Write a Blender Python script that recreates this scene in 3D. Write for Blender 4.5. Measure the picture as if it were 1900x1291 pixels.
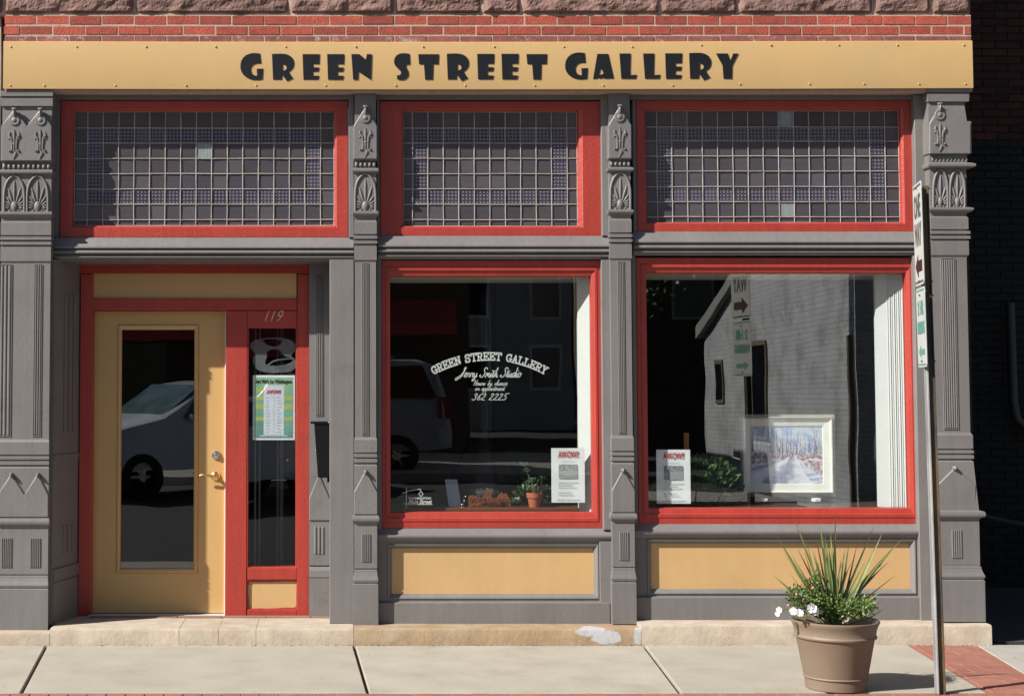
import bpy, math, random
from mathutils import Vector, Matrix, noise
random.seed(7)
for o in list(bpy.data.objects): bpy.data.objects.remove(o)
S = bpy.context.scene
C = S.collection
R = math.radians

# ------------------------------------------------------------------ camera
F, PX0, PY0 = 2900.0, 620.0, 568.0          # focal length and principal point for a 1900 x 1291 picture
CAM = Vector((0, -10, 1.60)); PITCH = R(3.0)
cam_d = bpy.data.cameras.new('camera'); cam = bpy.data.objects.new('camera', cam_d); C.objects.link(cam)
cam.location = CAM; cam.rotation_euler = (R(90) + PITCH, 0, 0)
cam_d.sensor_width = 36; cam_d.lens = 36 * F / 1900
cam_d.shift_x = (950 - PX0) / 1900; cam_d.shift_y = -(645.5 - PY0) / 1900
cam_d.clip_start = 0.1; cam_d.clip_end = 600
S.camera = cam

# ------------------------------------------------------------------ light
SUND = Vector((1.15, 0.60, -1.0)).normalized()
EL = math.asin(-SUND.z)
w = bpy.data.worlds.new('World'); S.world = w; w.use_nodes = True
nt = w.node_tree
sky = nt.nodes.new('ShaderNodeTexSky'); sky.sky_type = 'NISHITA'; sky.sun_disc = False
sky.sun_elevation = EL; sky.sun_rotation = math.atan2(-SUND.x, -SUND.y)
bg = nt.nodes['Background']; bg.inputs[1].default_value = 0.05
nt.links.new(sky.outputs[0], bg.inputs[0])
sl = bpy.data.lights.new('sun', 'SUN'); sl.energy = 5.0; sl.angle = R(0.5); sl.color = (1, 0.955, 0.88)
sun = bpy.data.objects.new('sun', sl); C.objects.link(sun); sun.location = (-12, -8, 14)
sun.rotation_euler = SUND.to_track_quat('-Z', 'Y').to_euler()
S.view_settings.view_transform = 'Standard'; S.view_settings.look = 'None'
S.view_settings.gamma = 1; S.view_settings.use_curve_mapping = False
S.view_settings.exposure = 0.92
S.render.engine = 'CYCLES'
S.cycles.max_bounces = 10; S.cycles.transparent_max_bounces = 16

# ------------------------------------------------------------------ survey helper: direction -> point on a vertical plane y = Y or on level ground
_cp, _sp = math.cos(PITCH), math.sin(PITCH)
def ray(px, py):
    a = (px - PX0) / F; b = -(py - PY0) / F
    return Vector((a, _cp - b * _sp, _sp + b * _cp))
def at(px, py, Y):
    d = ray(px, py); t = (Y - CAM.y) / d.y
    return CAM + d * t
def gr(px, py, z=0.0):
    d = ray(px, py); t = (z - CAM.z) / d.z
    return CAM + d * t
def X(px, py, Y): return at(px, py, Y).x
def Z(py, Y, px=900): return at(px, py, Y).z
def rect(x0, y0, x1, y1, Y):
    ym = (y0 + y1) / 2; xm = (x0 + x1) / 2
    return X(x0, ym, Y), X(x1, ym, Y), Z(y1, Y), Z(y0, Y)      # xl, xr, zb, zt

# ------------------------------------------------------------------ materials
def srgb(r, g, b):
    f = lambda c: ((c / 255 + 0.055) / 1.055) ** 2.4 if c > 10 else c / 255 / 12.92
    return (f(r), f(g), f(b), 1)
ALB = 0.70
def mat(name, col, rough=0.6, var=0.12, vs=6.0, bump=0.1, bs=60.0, metal=0.0, spec=0.5, rnd=0.0, dirt=None, dsc=2.5, dth=(0.55, 0.75), coat=0.0, stretch=None, streak=0.0, chip=None):
    col = [c * ALB for c in col[:3]] if not metal else col
    if dirt: dirt = (*[c * ALB for c in dirt[:3]], 1)
    m = bpy.data.materials.new(name); m.use_nodes = True
    n = m.node_tree; b = n.nodes['Principled BSDF']; N = n.nodes.new; L = n.links.new
    b.inputs['Roughness'].default_value = rough; b.inputs['Metallic'].default_value = metal
    b.inputs['Specular IOR Level'].default_value = spec
    if coat: b.inputs['Coat Weight'].default_value = coat
    geo = N('ShaderNodeNewGeometry'); pos = geo.outputs['Position']
    if stretch:
        vm = N('ShaderNodeVectorMath'); vm.operation = 'MULTIPLY'; L(pos, vm.inputs[0]); vm.inputs[1].default_value = stretch; pos = vm.outputs[0]
    nz = N('ShaderNodeTexNoise'); nz.inputs['Scale'].default_value = vs; nz.inputs['Detail'].default_value = 5; L(pos, nz.inputs['Vector'])
    mr = N('ShaderNodeMapRange'); L(nz.outputs[0], mr.inputs[0]); mr.inputs[1].default_value = 0.25; mr.inputs[2].default_value = 0.75
    mr.inputs[3].default_value = 1 - var; mr.inputs[4].default_value = 1 + var
    val = mr.outputs[0]
    if rnd:
        oi = N('ShaderNodeObjectInfo'); m2 = N('ShaderNodeMapRange'); L(oi.outputs['Random'], m2.inputs[0]); m2.inputs[3].default_value = 1 - rnd; m2.inputs[4].default_value = 1 + rnd
        mm = N('ShaderNodeMath'); mm.operation = 'MULTIPLY'; L(val, mm.inputs[0]); L(m2.outputs[0], mm.inputs[1]); val = mm.outputs[0]
    sc = N('ShaderNodeVectorMath'); sc.operation = 'SCALE'; sc.inputs[0].default_value = col[:3]; L(val, sc.inputs['Scale'])
    out = sc.outputs[0]
    if dirt:
        nd = N('ShaderNodeTexNoise'); nd.inputs['Scale'].default_value = dsc; nd.inputs['Detail'].default_value = 8; nd.inputs['Roughness'].default_value = 0.65; L(pos, nd.inputs['Vector'])
        m3 = N('ShaderNodeMapRange'); L(nd.outputs[0], m3.inputs[0]); m3.inputs[1].default_value = dth[0]; m3.inputs[2].default_value = dth[1]; m3.interpolation_type = 'SMOOTHSTEP'
        mx = N('ShaderNodeMix'); mx.data_type = 'RGBA'; L(m3.outputs[0], mx.inputs[0]); L(out, mx.inputs[6]); mx.inputs[7].default_value = dirt
        out = mx.outputs[2]
    if streak:
        vs2 = N('ShaderNodeVectorMath'); vs2.operation = 'MULTIPLY'; L(geo.outputs['Position'], vs2.inputs[0]); vs2.inputs[1].default_value = (26, 26, 1.6)
        n5 = N('ShaderNodeTexNoise'); n5.inputs['Scale'].default_value = 1; n5.inputs['Detail'].default_value = 4; L(vs2.outputs[0], n5.inputs['Vector'])
        m5 = N('ShaderNodeMapRange'); L(n5.outputs[0], m5.inputs[0]); m5.inputs[1].default_value = .3; m5.inputs[2].default_value = .7; m5.inputs[3].default_value = 1 - streak; m5.inputs[4].default_value = 1 + streak * .6
        s5 = N('ShaderNodeVectorMath'); s5.operation = 'SCALE'; L(out, s5.inputs[0]); L(m5.outputs[0], s5.inputs['Scale']); out = s5.outputs[0]
    if chip:
        n6 = N('ShaderNodeTexNoise'); n6.inputs['Scale'].default_value = 38; n6.inputs['Detail'].default_value = 7; n6.inputs['Roughness'].default_value = .7; L(geo.outputs['Position'], n6.inputs['Vector'])
        m6 = N('ShaderNodeMapRange'); L(n6.outputs[0], m6.inputs[0]); m6.inputs[1].default_value = .70; m6.inputs[2].default_value = .73
        x6 = N('ShaderNodeMix'); x6.data_type = 'RGBA'; L(m6.outputs[0], x6.inputs[0]); L(out, x6.inputs[6]); x6.inputs[7].default_value = chip; out = x6.outputs[2]
    L(out, b.inputs['Base Color'])
    if bump:
        nb = N('ShaderNodeTexNoise'); nb.inputs['Scale'].default_value = bs; nb.inputs['Detail'].default_value = 6; nb.inputs['Roughness'].default_value = 0.6; L(pos, nb.inputs['Vector'])
        bp = N('ShaderNodeBump'); bp.inputs['Strength'].default_value = bump; bp.inputs['Distance'].default_value = 0.01; L(nb.outputs[0], bp.inputs['Height']); L(bp.outputs[0], b.inputs['Normal'])
    return m

GREY = (0.205, 0.190, 0.187, 1)
M = {}
M['grey'] = mat('grey_iron_paint', GREY, 0.55, 0.10, 3, 0.16, 45, streak=.07, chip=(.26, .24, .22, 1), dirt=(0.17, 0.152, 0.145, 1), dsc=5, dth=(0.55, 0.8))
M['red'] = mat('red_paint', (0.455, 0.048, 0.032, 1), 0.45, 0.12, 4, 0.28, 50, streak=.10, chip=(.42, .16, .10, 1), dirt=(0.36, 0.045, 0.032, 1), dsc=4, dth=(.5, .8))
M['cream'] = mat('cream_paint', (0.66, 0.42, 0.19, 1), 0.5, 0.06, 3, 0.12, 30, streak=.02, chip=(.5, .36, .22, 1))
M['cream_door'] = mat('cream_door_paint', (0.66, 0.42, 0.165, 1), 0.42, 0.04, 3, 0.04, 30, streak=.015)
M['board'] = mat('cream_board_paint', (0.75, 0.49, 0.215, 1), 0.5, 0.045, 2.2, 0.06, 9, dirt=(0.70, 0.49, 0.25, 1), dsc=1.6, dth=(0.5, 0.8), streak=.018)
M['rivet'] = mat('cream_rivet_paint', (0.62, 0.40, 0.16, 1), 0.4, 0.1, 30, 0)
M['letter'] = mat('black_sign_paint', (0.010, 0.012, 0.017, 1), 0.6, 0.2, 8, 0.03, 40, spec=0.2)
M['brick'] = mat('red_brick', (0.43, 0.080, 0.048, 1), 0.85, 0.22, 22, 0.6, 90, rnd=0.22, chip=(.5, .36, .28, 1), dirt=(0.46, 0.20, 0.15, 1), dsc=9, dth=(0.62, 0.85))
M['brick_pale'] = mat('weathered_brick', (0.30, 0.10, 0.085, 1), 0.9, 0.25, 22, 0.5, 90, rnd=0.2, dirt=(0.5, 0.40, 0.34, 1), dsc=14, dth=(0.55, 0.72))
M['mortar'] = mat('pale_mortar', (0.58, 0.43, 0.34, 1), 0.95, 0.15, 20, 0.5, 120)
M['stone'] = mat('red_sandstone', (0.25, 0.145, 0.122, 1), 0.95, 0.38, 14, 0.9, 55, rnd=0.12, dirt=(0.17, 0.10, 0.09, 1), dsc=6, dth=(0.5, 0.7))
M['step'] = mat('buff_limestone', (0.50, 0.42, 0.33, 1), 0.9, 0.17, 9, 0.4, 40, rnd=0.05, chip=(.26, .2, .15, 1), dirt=(0.42, 0.31, 0.20, 1), dsc=3.4, dth=(0.5, 0.75))
M['step_tan'] = mat('tan_limestone', (0.37, 0.26, 0.155, 1), 0.9, 0.2, 9, 0.5, 40, dirt=(0.44, 0.36, 0.26, 1), dsc=4, dth=(0.5, 0.75))
M['patch'] = mat('cement_patch', (0.44, 0.42, 0.41, 1), 0.95, 0.08, 20, 0.15, 60)
M['concrete'] = mat('pavement_concrete', (0.44, 0.405, 0.34, 1), 0.9, 0.09, 3.2, 0.45, 150, rnd=0.03, dirt=(0.375, 0.34, 0.275, 1), dsc=2.3, dth=(0.45, 0.75), chip=(.20, .17, .13, 1))
M['concrete2'] = mat('pale_concrete', (0.42, 0.40, 0.36, 1), 0.9, 0.1, 5, 0.5, 150, dirt=(0.28, 0.26, 0.23, 1), dsc=7)
M['crack'] = mat('joint_dirt', (0.045, 0.032, 0.024, 1), 1, 0.5, 30, 0.5, 100, dirt=(0.16, 0.12, 0.08, 1), dsc=18)
M['paver'] = mat('red_paver', (0.34, 0.135, 0.095, 1), 0.9, 0.14, 9, 0.5, 110, rnd=0.08, dirt=(0.38, 0.22, 0.165, 1), dsc=5)
M['asphalt'] = mat('asphalt', (0.05, 0.05, 0.05, 1), 0.9, 0.2, 8, 0.6, 200)
M['alley'] = mat('alley_ground', (0.045, 0.048, 0.046, 1), 0.95, 0.2, 6, 0.6, 100)
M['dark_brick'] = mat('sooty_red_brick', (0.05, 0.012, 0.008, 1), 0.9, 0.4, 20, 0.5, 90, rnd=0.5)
M['black_brick'] = mat('near_black_brick', (0.006, 0.006, 0.006, 1), 0.9, 0.3, 20, 0.4, 90, rnd=0.3)
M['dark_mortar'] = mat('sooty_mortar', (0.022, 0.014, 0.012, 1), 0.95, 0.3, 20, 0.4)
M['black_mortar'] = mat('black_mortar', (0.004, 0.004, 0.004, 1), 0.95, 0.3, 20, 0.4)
M['pipe'] = mat('grey_pipe', (0.03, 0.032, 0.033, 1), 0.5, 0.2, 9, 0.1)
M['rail'] = mat('galvanised_rail', (0.10, 0.115, 0.13, 1), 0.4, 0.1, 9, 0.1)
M['came'] = mat('zinc_came', (0.38, 0.36, 0.33, 1), 0.45, 0.3, 12, 0.3, 40, metal=0.0)
M['white_reveal'] = mat('white_board', (0.78, 0.79, 0.78, 1), 0.7, 0.03, 8, 0.1)
M['ceil'] = mat('offwhite_soffit', (0.70, 0.70, 0.62, 1), 0.8, 0.05, 8, 0)
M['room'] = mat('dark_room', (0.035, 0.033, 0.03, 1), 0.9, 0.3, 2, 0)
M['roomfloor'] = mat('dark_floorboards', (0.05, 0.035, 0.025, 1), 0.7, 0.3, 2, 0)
M['black'] = mat('black_enamel', (0.008, 0.008, 0.009, 1), 0.22, 0.1, 8, 0)
M['mailbox'] = mat('black_metal', (0.006, 0.006, 0.007, 1), 0.6, 0.1, 8, 0.1, spec=0.15)
M['brass'] = mat('brass', (0.80, 0.56, 0.22, 1), 0.22, 0.08, 20, 0.05, metal=1.0)
M['silver'] = mat('steel', (0.62, 0.6, 0.56, 1), 0.25, 0.1, 20, 0, metal=1.0)
M['threshold'] = mat('aluminium_threshold', (0.55, 0.58, 0.60, 1), 0.45, 0.06, 9, 0.1, metal=0.3)
M['paper'] = mat('white_paper', (0.94, 0.98, 1.0, 1), 0.8, 0.02, 8, 0)
M['white'] = mat('white_vinyl', (0.82, 0.84, 0.82, 1), 0.6, 0.03, 8, 0)
M['ink_red'] = mat('red_ink', (0.65, 0.06, 0.08, 1), 0.7, 0.1, 8, 0)
M['ink_grey'] = mat('grey_ink', (0.52, 0.56, 0.62, 1), 0.8, 0.05, 60, 0)
M['ink_black'] = mat('black_ink', (0.02, 0.02, 0.025, 1), 0.7, 0.1, 8, 0)
M['ink_green'] = mat('green_ink', (0.10, 0.32, 0.20, 1), 0.7, 0.35, 14, 0, dirt=(0.04, 0.20, 0.17, 1), dsc=6)
M['ink_yellow'] = mat('yellow_ink', (0.48, 0.48, 0.08, 1), 0.7, 0.1, 30, 0)
M['gold'] = mat('pale_gold_numerals', (0.75, 0.60, 0.42, 1), 0.4, 0.1, 8, 0)
M['planter'] = mat('tan_planter_clay', (0.245, 0.182, 0.130, 1), 0.62, 0.06, 9, 0.08, 60, dirt=(0.28, 0.22, 0.165, 1), dsc=8, dth=(.6, .8))
M['soil'] = mat('soil', (0.03, 0.02, 0.012, 1), 1, 0.4, 30, 0.8, 80)
M['floor_tile'] = mat('brown_floor_tile', (0.28, 0.17, 0.12, 1), 0.8, 0.15, 9, 0.2)
M['blade'] = mat('spike_leaf', (0.175, 0.235, 0.07, 1), 0.4, 0.35, 12, 0.1, 80, rnd=0.35)
M['blade_dry'] = mat('reddish_spike_leaf', (0.20, 0.075, 0.035, 1), 0.5, 0.3, 12, 0.1, 80, rnd=0.3)
M['leaf'] = mat('petunia_leaf', (0.135, 0.215, 0.05, 1), 0.5, 0.35, 25, 0.1, 80, rnd=0.3)
M['petal'] = mat('white_petal', (0.86, 0.85, 0.86, 1), 0.6, 0.04, 20, 0.1)
M['bud'] = mat('pink_bud', (0.55, 0.28, 0.2, 1), 0.6, 0.2, 20, 0)
M['stem'] = mat('plant_stem', (0.13, 0.17, 0.05, 1), 0.6, 0.3, 20, 0)
M['fern'] = mat('dark_fern', (0.085, 0.17, 0.04, 1), 0.5, 0.4, 14, 0, rnd=0.3)
M['succulent'] = mat('succulent', (0.13, 0.22, 0.14, 1), 0.55, 0.3, 30, 0, rnd=0.2)
M['terracotta'] = mat('terracotta', (0.50, 0.13, 0.05, 1), 0.8, 0.12, 14, 0.2)
M['rust'] = mat('rusty_metal', (0.26, 0.07, 0.022, 1), 0.85, 0.35, 40, 0.5, 120)
M['shelf'] = mat('varnished_shelf', (0.20, 0.07, 0.03, 1), 0.35, 0.2, 6, 0.1, stretch=(.2, 1, 1))
M['wood'] = mat('orange_wood', (0.38, 0.14, 0.045, 1), 0.5, 0.2, 9, 0.1)
M['card'] = mat('blue_grey_card', (0.42, 0.48, 0.56, 1), 0.7, 0.1, 9, 0)
M['frame_white'] = mat('ivory_frame', (0.98, 0.97, 0.88, 1), 0.5, 0.05, 9, 0.1)
M['frame_grey'] = mat('silver_frame_edge', (0.50, 0.48, 0.40, 1), 0.5, 0.1, 9, 0.1)
M['signpost'] = mat('rusty_signpost', (0.145, 0.098, 0.045, 1), 0.7, 0.4, 12, 0.4, 70, dirt=(0.05, 0.045, 0.04, 1), dsc=5, dth=(.45, .6), stretch=(1, 1, .3))
M['galv'] = mat('galvanised_post', (0.42, 0.42, 0.42, 1), 0.5, 0.25, 12, 0.3, 70, dirt=(0.25, 0.2, 0.14, 1), dsc=6, stretch=(1, 1, .3))
M['sign_white'] = mat('white_sign_sheet', (0.60, 0.62, 0.59, 1), 0.45, 0.06, 8, 0.05, dirt=(0.5, 0.5, 0.46, 1), dsc=9)
M['sign_black'] = mat('faded_black_sign_ink', (0.10, 0.10, 0.11, 1), 0.6, 0.25, 30, 0, dirt=(0.45, 0.45, 0.45, 1), dsc=30, dth=(.55, .7))
M['sign_green'] = mat('green_sign_ink', (0.13, 0.36, 0.31, 1), 0.5, 0.1, 8, 0)
M['sign_brown'] = mat('brown_arrow_ink', (0.055, 0.018, 0.018, 1), 0.5, 0.1, 8, 0)
M['whitebrick'] = mat('white_painted_brick', (0.76, 0.81, 0.84, 1), 0.85, 0.12, 2, 0.3, 20, dirt=(0.50, 0.52, 0.52, 1), dsc=1.6, dth=(.45, .7))
M['farbrick'] = mat('brown_brick_front', (0.075, 0.045, 0.035, 1), 0.9, 0.2, 2, 0.3, 20)
M['farwall'] = mat('pale_siding', (0.42, 0.43, 0.42, 1), 0.9, 0.1, 2, 0.2)
M['farglass'] = mat('dark_glazing', (0.01, 0.012, 0.014, 1), 0.1, 0.1, 2, 0)
M['awning'] = mat('red_awning', (0.34, 0.03, 0.025, 1), 0.8, 0.1, 2, 0)
M['car_silver'] = mat('silver_car_paint', (0.80, 0.88, 0.96, 1), 0.28, 0.02, 2, 0, coat=0.6)
M['car_grey'] = mat('grey_car_paint', (0.42, 0.44, 0.43, 1), 0.3, 0.02, 2, 0, coat=0.6)
M['windscreen'] = mat('tinted_windscreen', (0.10, 0.17, 0.19, 1), 0.12, 0.5, 3, 0)
M['tyre'] = mat('tyre_rubber', (0.02, 0.02, 0.02, 1), 0.9, 0.1, 2, 0)
M['tail'] = mat('red_lens', (0.28, 0.02, 0.02, 1), 0.2, 0.1, 2, 0)
M['timber'] = mat('weathered_timber', (0.24, 0.2, 0.13, 1), 0.9, 0.2, 3, 0.2)
M['roofing'] = mat('roof_felt', (0.12, 0.13, 0.14, 1), 0.9, 0.1, 3, 0.2)
M['curtain'] = mat('net_curtain', (0.30, 0.31, 0.28, 1), 0.9, 0.15, 40, 0, stretch=(1, 1, .02))
M['reflection_tone'] = mat('reflection_grey', (0.13, 0.145, 0.155, 1), 0.5, 0.3, 9, 0)  # flat grey standing in for a reflection in the sidelight
# brick courses drawn on the far white wall in reflection only reach the material (too small to tell apart)
def add_brick_bump(m, sc, strength):
    n = m.node_tree; b = n.nodes['Principled BSDF']; g = n.nodes.new('ShaderNodeNewGeometry')
    sep = n.nodes.new('ShaderNodeSeparateXYZ'); n.links.new(g.outputs['Position'], sep.inputs[0])
    ad = n.nodes.new('ShaderNodeMath'); n.links.new(sep.outputs[0], ad.inputs[0]); n.links.new(sep.outputs[1], ad.inputs[1])
    cb = n.nodes.new('ShaderNodeCombineXYZ'); n.links.new(ad.outputs[0], cb.inputs[0]); n.links.new(sep.outputs[2], cb.inputs[1])
    bt = n.nodes.new('ShaderNodeTexBrick'); n.links.new(cb.outputs[0], bt.inputs[0]); bt.inputs['Scale'].default_value = sc
    bt.inputs['Color1'].default_value = (1, 1, 1, 1); bt.inputs['Color2'].default_value = (.85, .85, .85, 1); bt.inputs['Mortar'].default_value = (.35, .35, .35, 1)
    bt.inputs['Mortar Size'].default_value = 0.02
    old = b.inputs['Base Color'].links[0].from_socket
    mx = n.nodes.new('ShaderNodeMix'); mx.data_type = 'RGBA'; mx.blend_type = 'MULTIPLY'; mx.inputs[0].default_value = strength
    n.links.new(old, mx.inputs[6]); n.links.new(bt.outputs[0], mx.inputs[7]); n.links.new(mx.outputs[2], b.inputs['Base Color'])
add_brick_bump(M['whitebrick'], 3.0, 0.55)

def glass_mat(name, tint=(0.93, 0.96, 0.95), boost=2.0, wav=0.0):
    m = bpy.data.materials.new(name); m.use_nodes = True; n = m.node_tree
    n.nodes.remove(n.nodes['Principled BSDF']); out = n.nodes['Material Output']
    tr = n.nodes.new('ShaderNodeBsdfTransparent'); tr.inputs[0].default_value = (*tint, 1)
    gl = n.nodes.new('ShaderNodeBsdfGlossy'); gl.inputs['Roughness'].default_value = 0.0; gl.inputs[0].default_value = (1, 1, 1, 1)
    gg = n.nodes.new('ShaderNodeNewGeometry'); dp = n.nodes.new('ShaderNodeVectorMath'); dp.operation = 'DOT_PRODUCT'
    n.links.new(gg.outputs['Incoming'], dp.inputs[0]); n.links.new(gg.outputs['True Normal'], dp.inputs[1])
    def mt(op, a, b=0.0):
        k = n.nodes.new('ShaderNodeMath'); k.operation = op
        for i, v in enumerate((a, b)):
            if isinstance(v, (int, float)): k.inputs[i].default_value = v
            else: n.links.new(v, k.inputs[i])
        return k.outputs[0]
    f0 = 0.04 * boost                      # two-sided Schlick reflectance
    schlick = mt('ADD', mt('MULTIPLY', mt('POWER', mt('SUBTRACT', 1.0, mt('ABSOLUTE', dp.outputs['Value'])), 5.0), 1 - f0), f0)
    class _o: outputs = [schlick]
    mu = _o
    mx = n.nodes.new('ShaderNodeMixShader'); n.links.new(mu.outputs[0], mx.inputs[0]); n.links.new(tr.outputs[0], mx.inputs[1]); n.links.new(gl.outputs[0], mx.inputs[2])
    n.links.new(mx.outputs[0], out.inputs[0])
    if wav:
        g = n.nodes.new('ShaderNodeNewGeometry'); nz = n.nodes.new('ShaderNodeTexNoise'); nz.inputs['Scale'].default_value = 2.2; nz.inputs['Detail'].default_value = 1
        n.links.new(g.outputs['Position'], nz.inputs['Vector'])
        bp = n.nodes.new('ShaderNodeBump'); bp.inputs['Strength'].default_value = 1; bp.inputs['Distance'].default_value = wav
        n.links.new(nz.outputs[0], bp.inputs['Height']); n.links.new(bp.outputs[0], gl.inputs['Normal'])
    return m
M['glass'] = glass_mat('window_glass', boost=3.4, wav=0.0005)
M['glass_side'] = glass_mat('sidelight_glass', boost=3.2, wav=0.0022)
M['glass_clear'] = glass_mat('vase_glass', (0.8, 0.85, 0.83), boost=2.5)

def tile_mat(name, dots):
    m = bpy.data.materials.new(name); m.use_nodes = True; n = m.node_tree; N = n.nodes.new; L = n.links.new
    b = n.nodes['Principled BSDF']; b.inputs['Roughness'].default_value = 0.22; b.inputs['Specular IOR Level'].default_value = 0.5
    oi = N('ShaderNodeObjectInfo')
    rp = N('ShaderNodeValToRGB'); L(oi.outputs['Random'], rp.inputs[0])
    e = rp.color_ramp.elements
    e[0].color = (0.050, 0.045, 0.056, 1); e[1].color = (0.088, 0.078, 0.092, 1)
    x = e.new(0.35); x.color = (0.062, 0.058, 0.070, 1); x = e.new(0.7); x.color = (0.058, 0.048, 0.052, 1)
    col = rp.outputs[0]
    g = N('ShaderNodeNewGeometry'); sep = N('ShaderNodeSeparateXYZ'); L(g.outputs['Position'], sep.inputs[0])
    def mth(op, a, bb):
        k = N('ShaderNodeMath'); k.operation = op
        for i, v in enumerate((a, bb)):
            if v is None: continue
            if isinstance(v, (int, float)): k.inputs[i].default_value = v
            else: L(v, k.inputs[i])
        return k.outputs[0]
    if dots:
        w_ = 2 * math.pi / 0.046
        a = mth('SINE', mth('MULTIPLY', mth('ADD', sep.outputs[0], sep.outputs[2]), w_), None)
        c = mth('SINE', mth('MULTIPLY', mth('SUBTRACT', sep.outputs[0], sep.outputs[2]), w_), None)
        h = mth('MULTIPLY', mth('ADD', mth('MULTIPLY', a, c), 0.0), 1.0)
        d = mth('GREATER_THAN', h, 0.42)
        mx = N('ShaderNodeMix'); mx.data_type = 'RGBA'; L(d, mx.inputs[0]); L(col, mx.inputs[6]); mx.inputs[7].default_value = (0.165, 0.155, 0.19, 1)
        dk = N('ShaderNodeMix'); dk.data_type = 'RGBA'; dk.blend_type = 'MULTIPLY'; dk.inputs[0].default_value = 1; L(col, dk.inputs[6]); dk.inputs[7].default_value = (0.72, 0.70, 0.84, 1); L(dk.outputs[2], mx.inputs[6])
        col = mx.outputs[2]
    else:
        h = mth('SINE', mth('MULTIPLY', sep.outputs[2], 2 * math.pi / 0.0075), None)
    L(col, b.inputs['Base Color'])
    bp = N('ShaderNodeBump'); bp.inputs['Strength'].default_value = 0.5; bp.inputs['Distance'].default_value = 0.0015; L(h, bp.inputs['Height']); L(bp.outputs[0], b.inputs['Normal'])
    return m
M['tile'] = tile_mat('purple_ribbed_glass', False)
M['tile_dot'] = tile_mat('violet_dotted_glass', True)
M['tile_clear'] = mat('pale_clear_glass', (0.27, 0.31, 0.32, 1), 0.3, 0.3, 90, 0.2, 90, stretch=(1, 1, .05))

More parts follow.
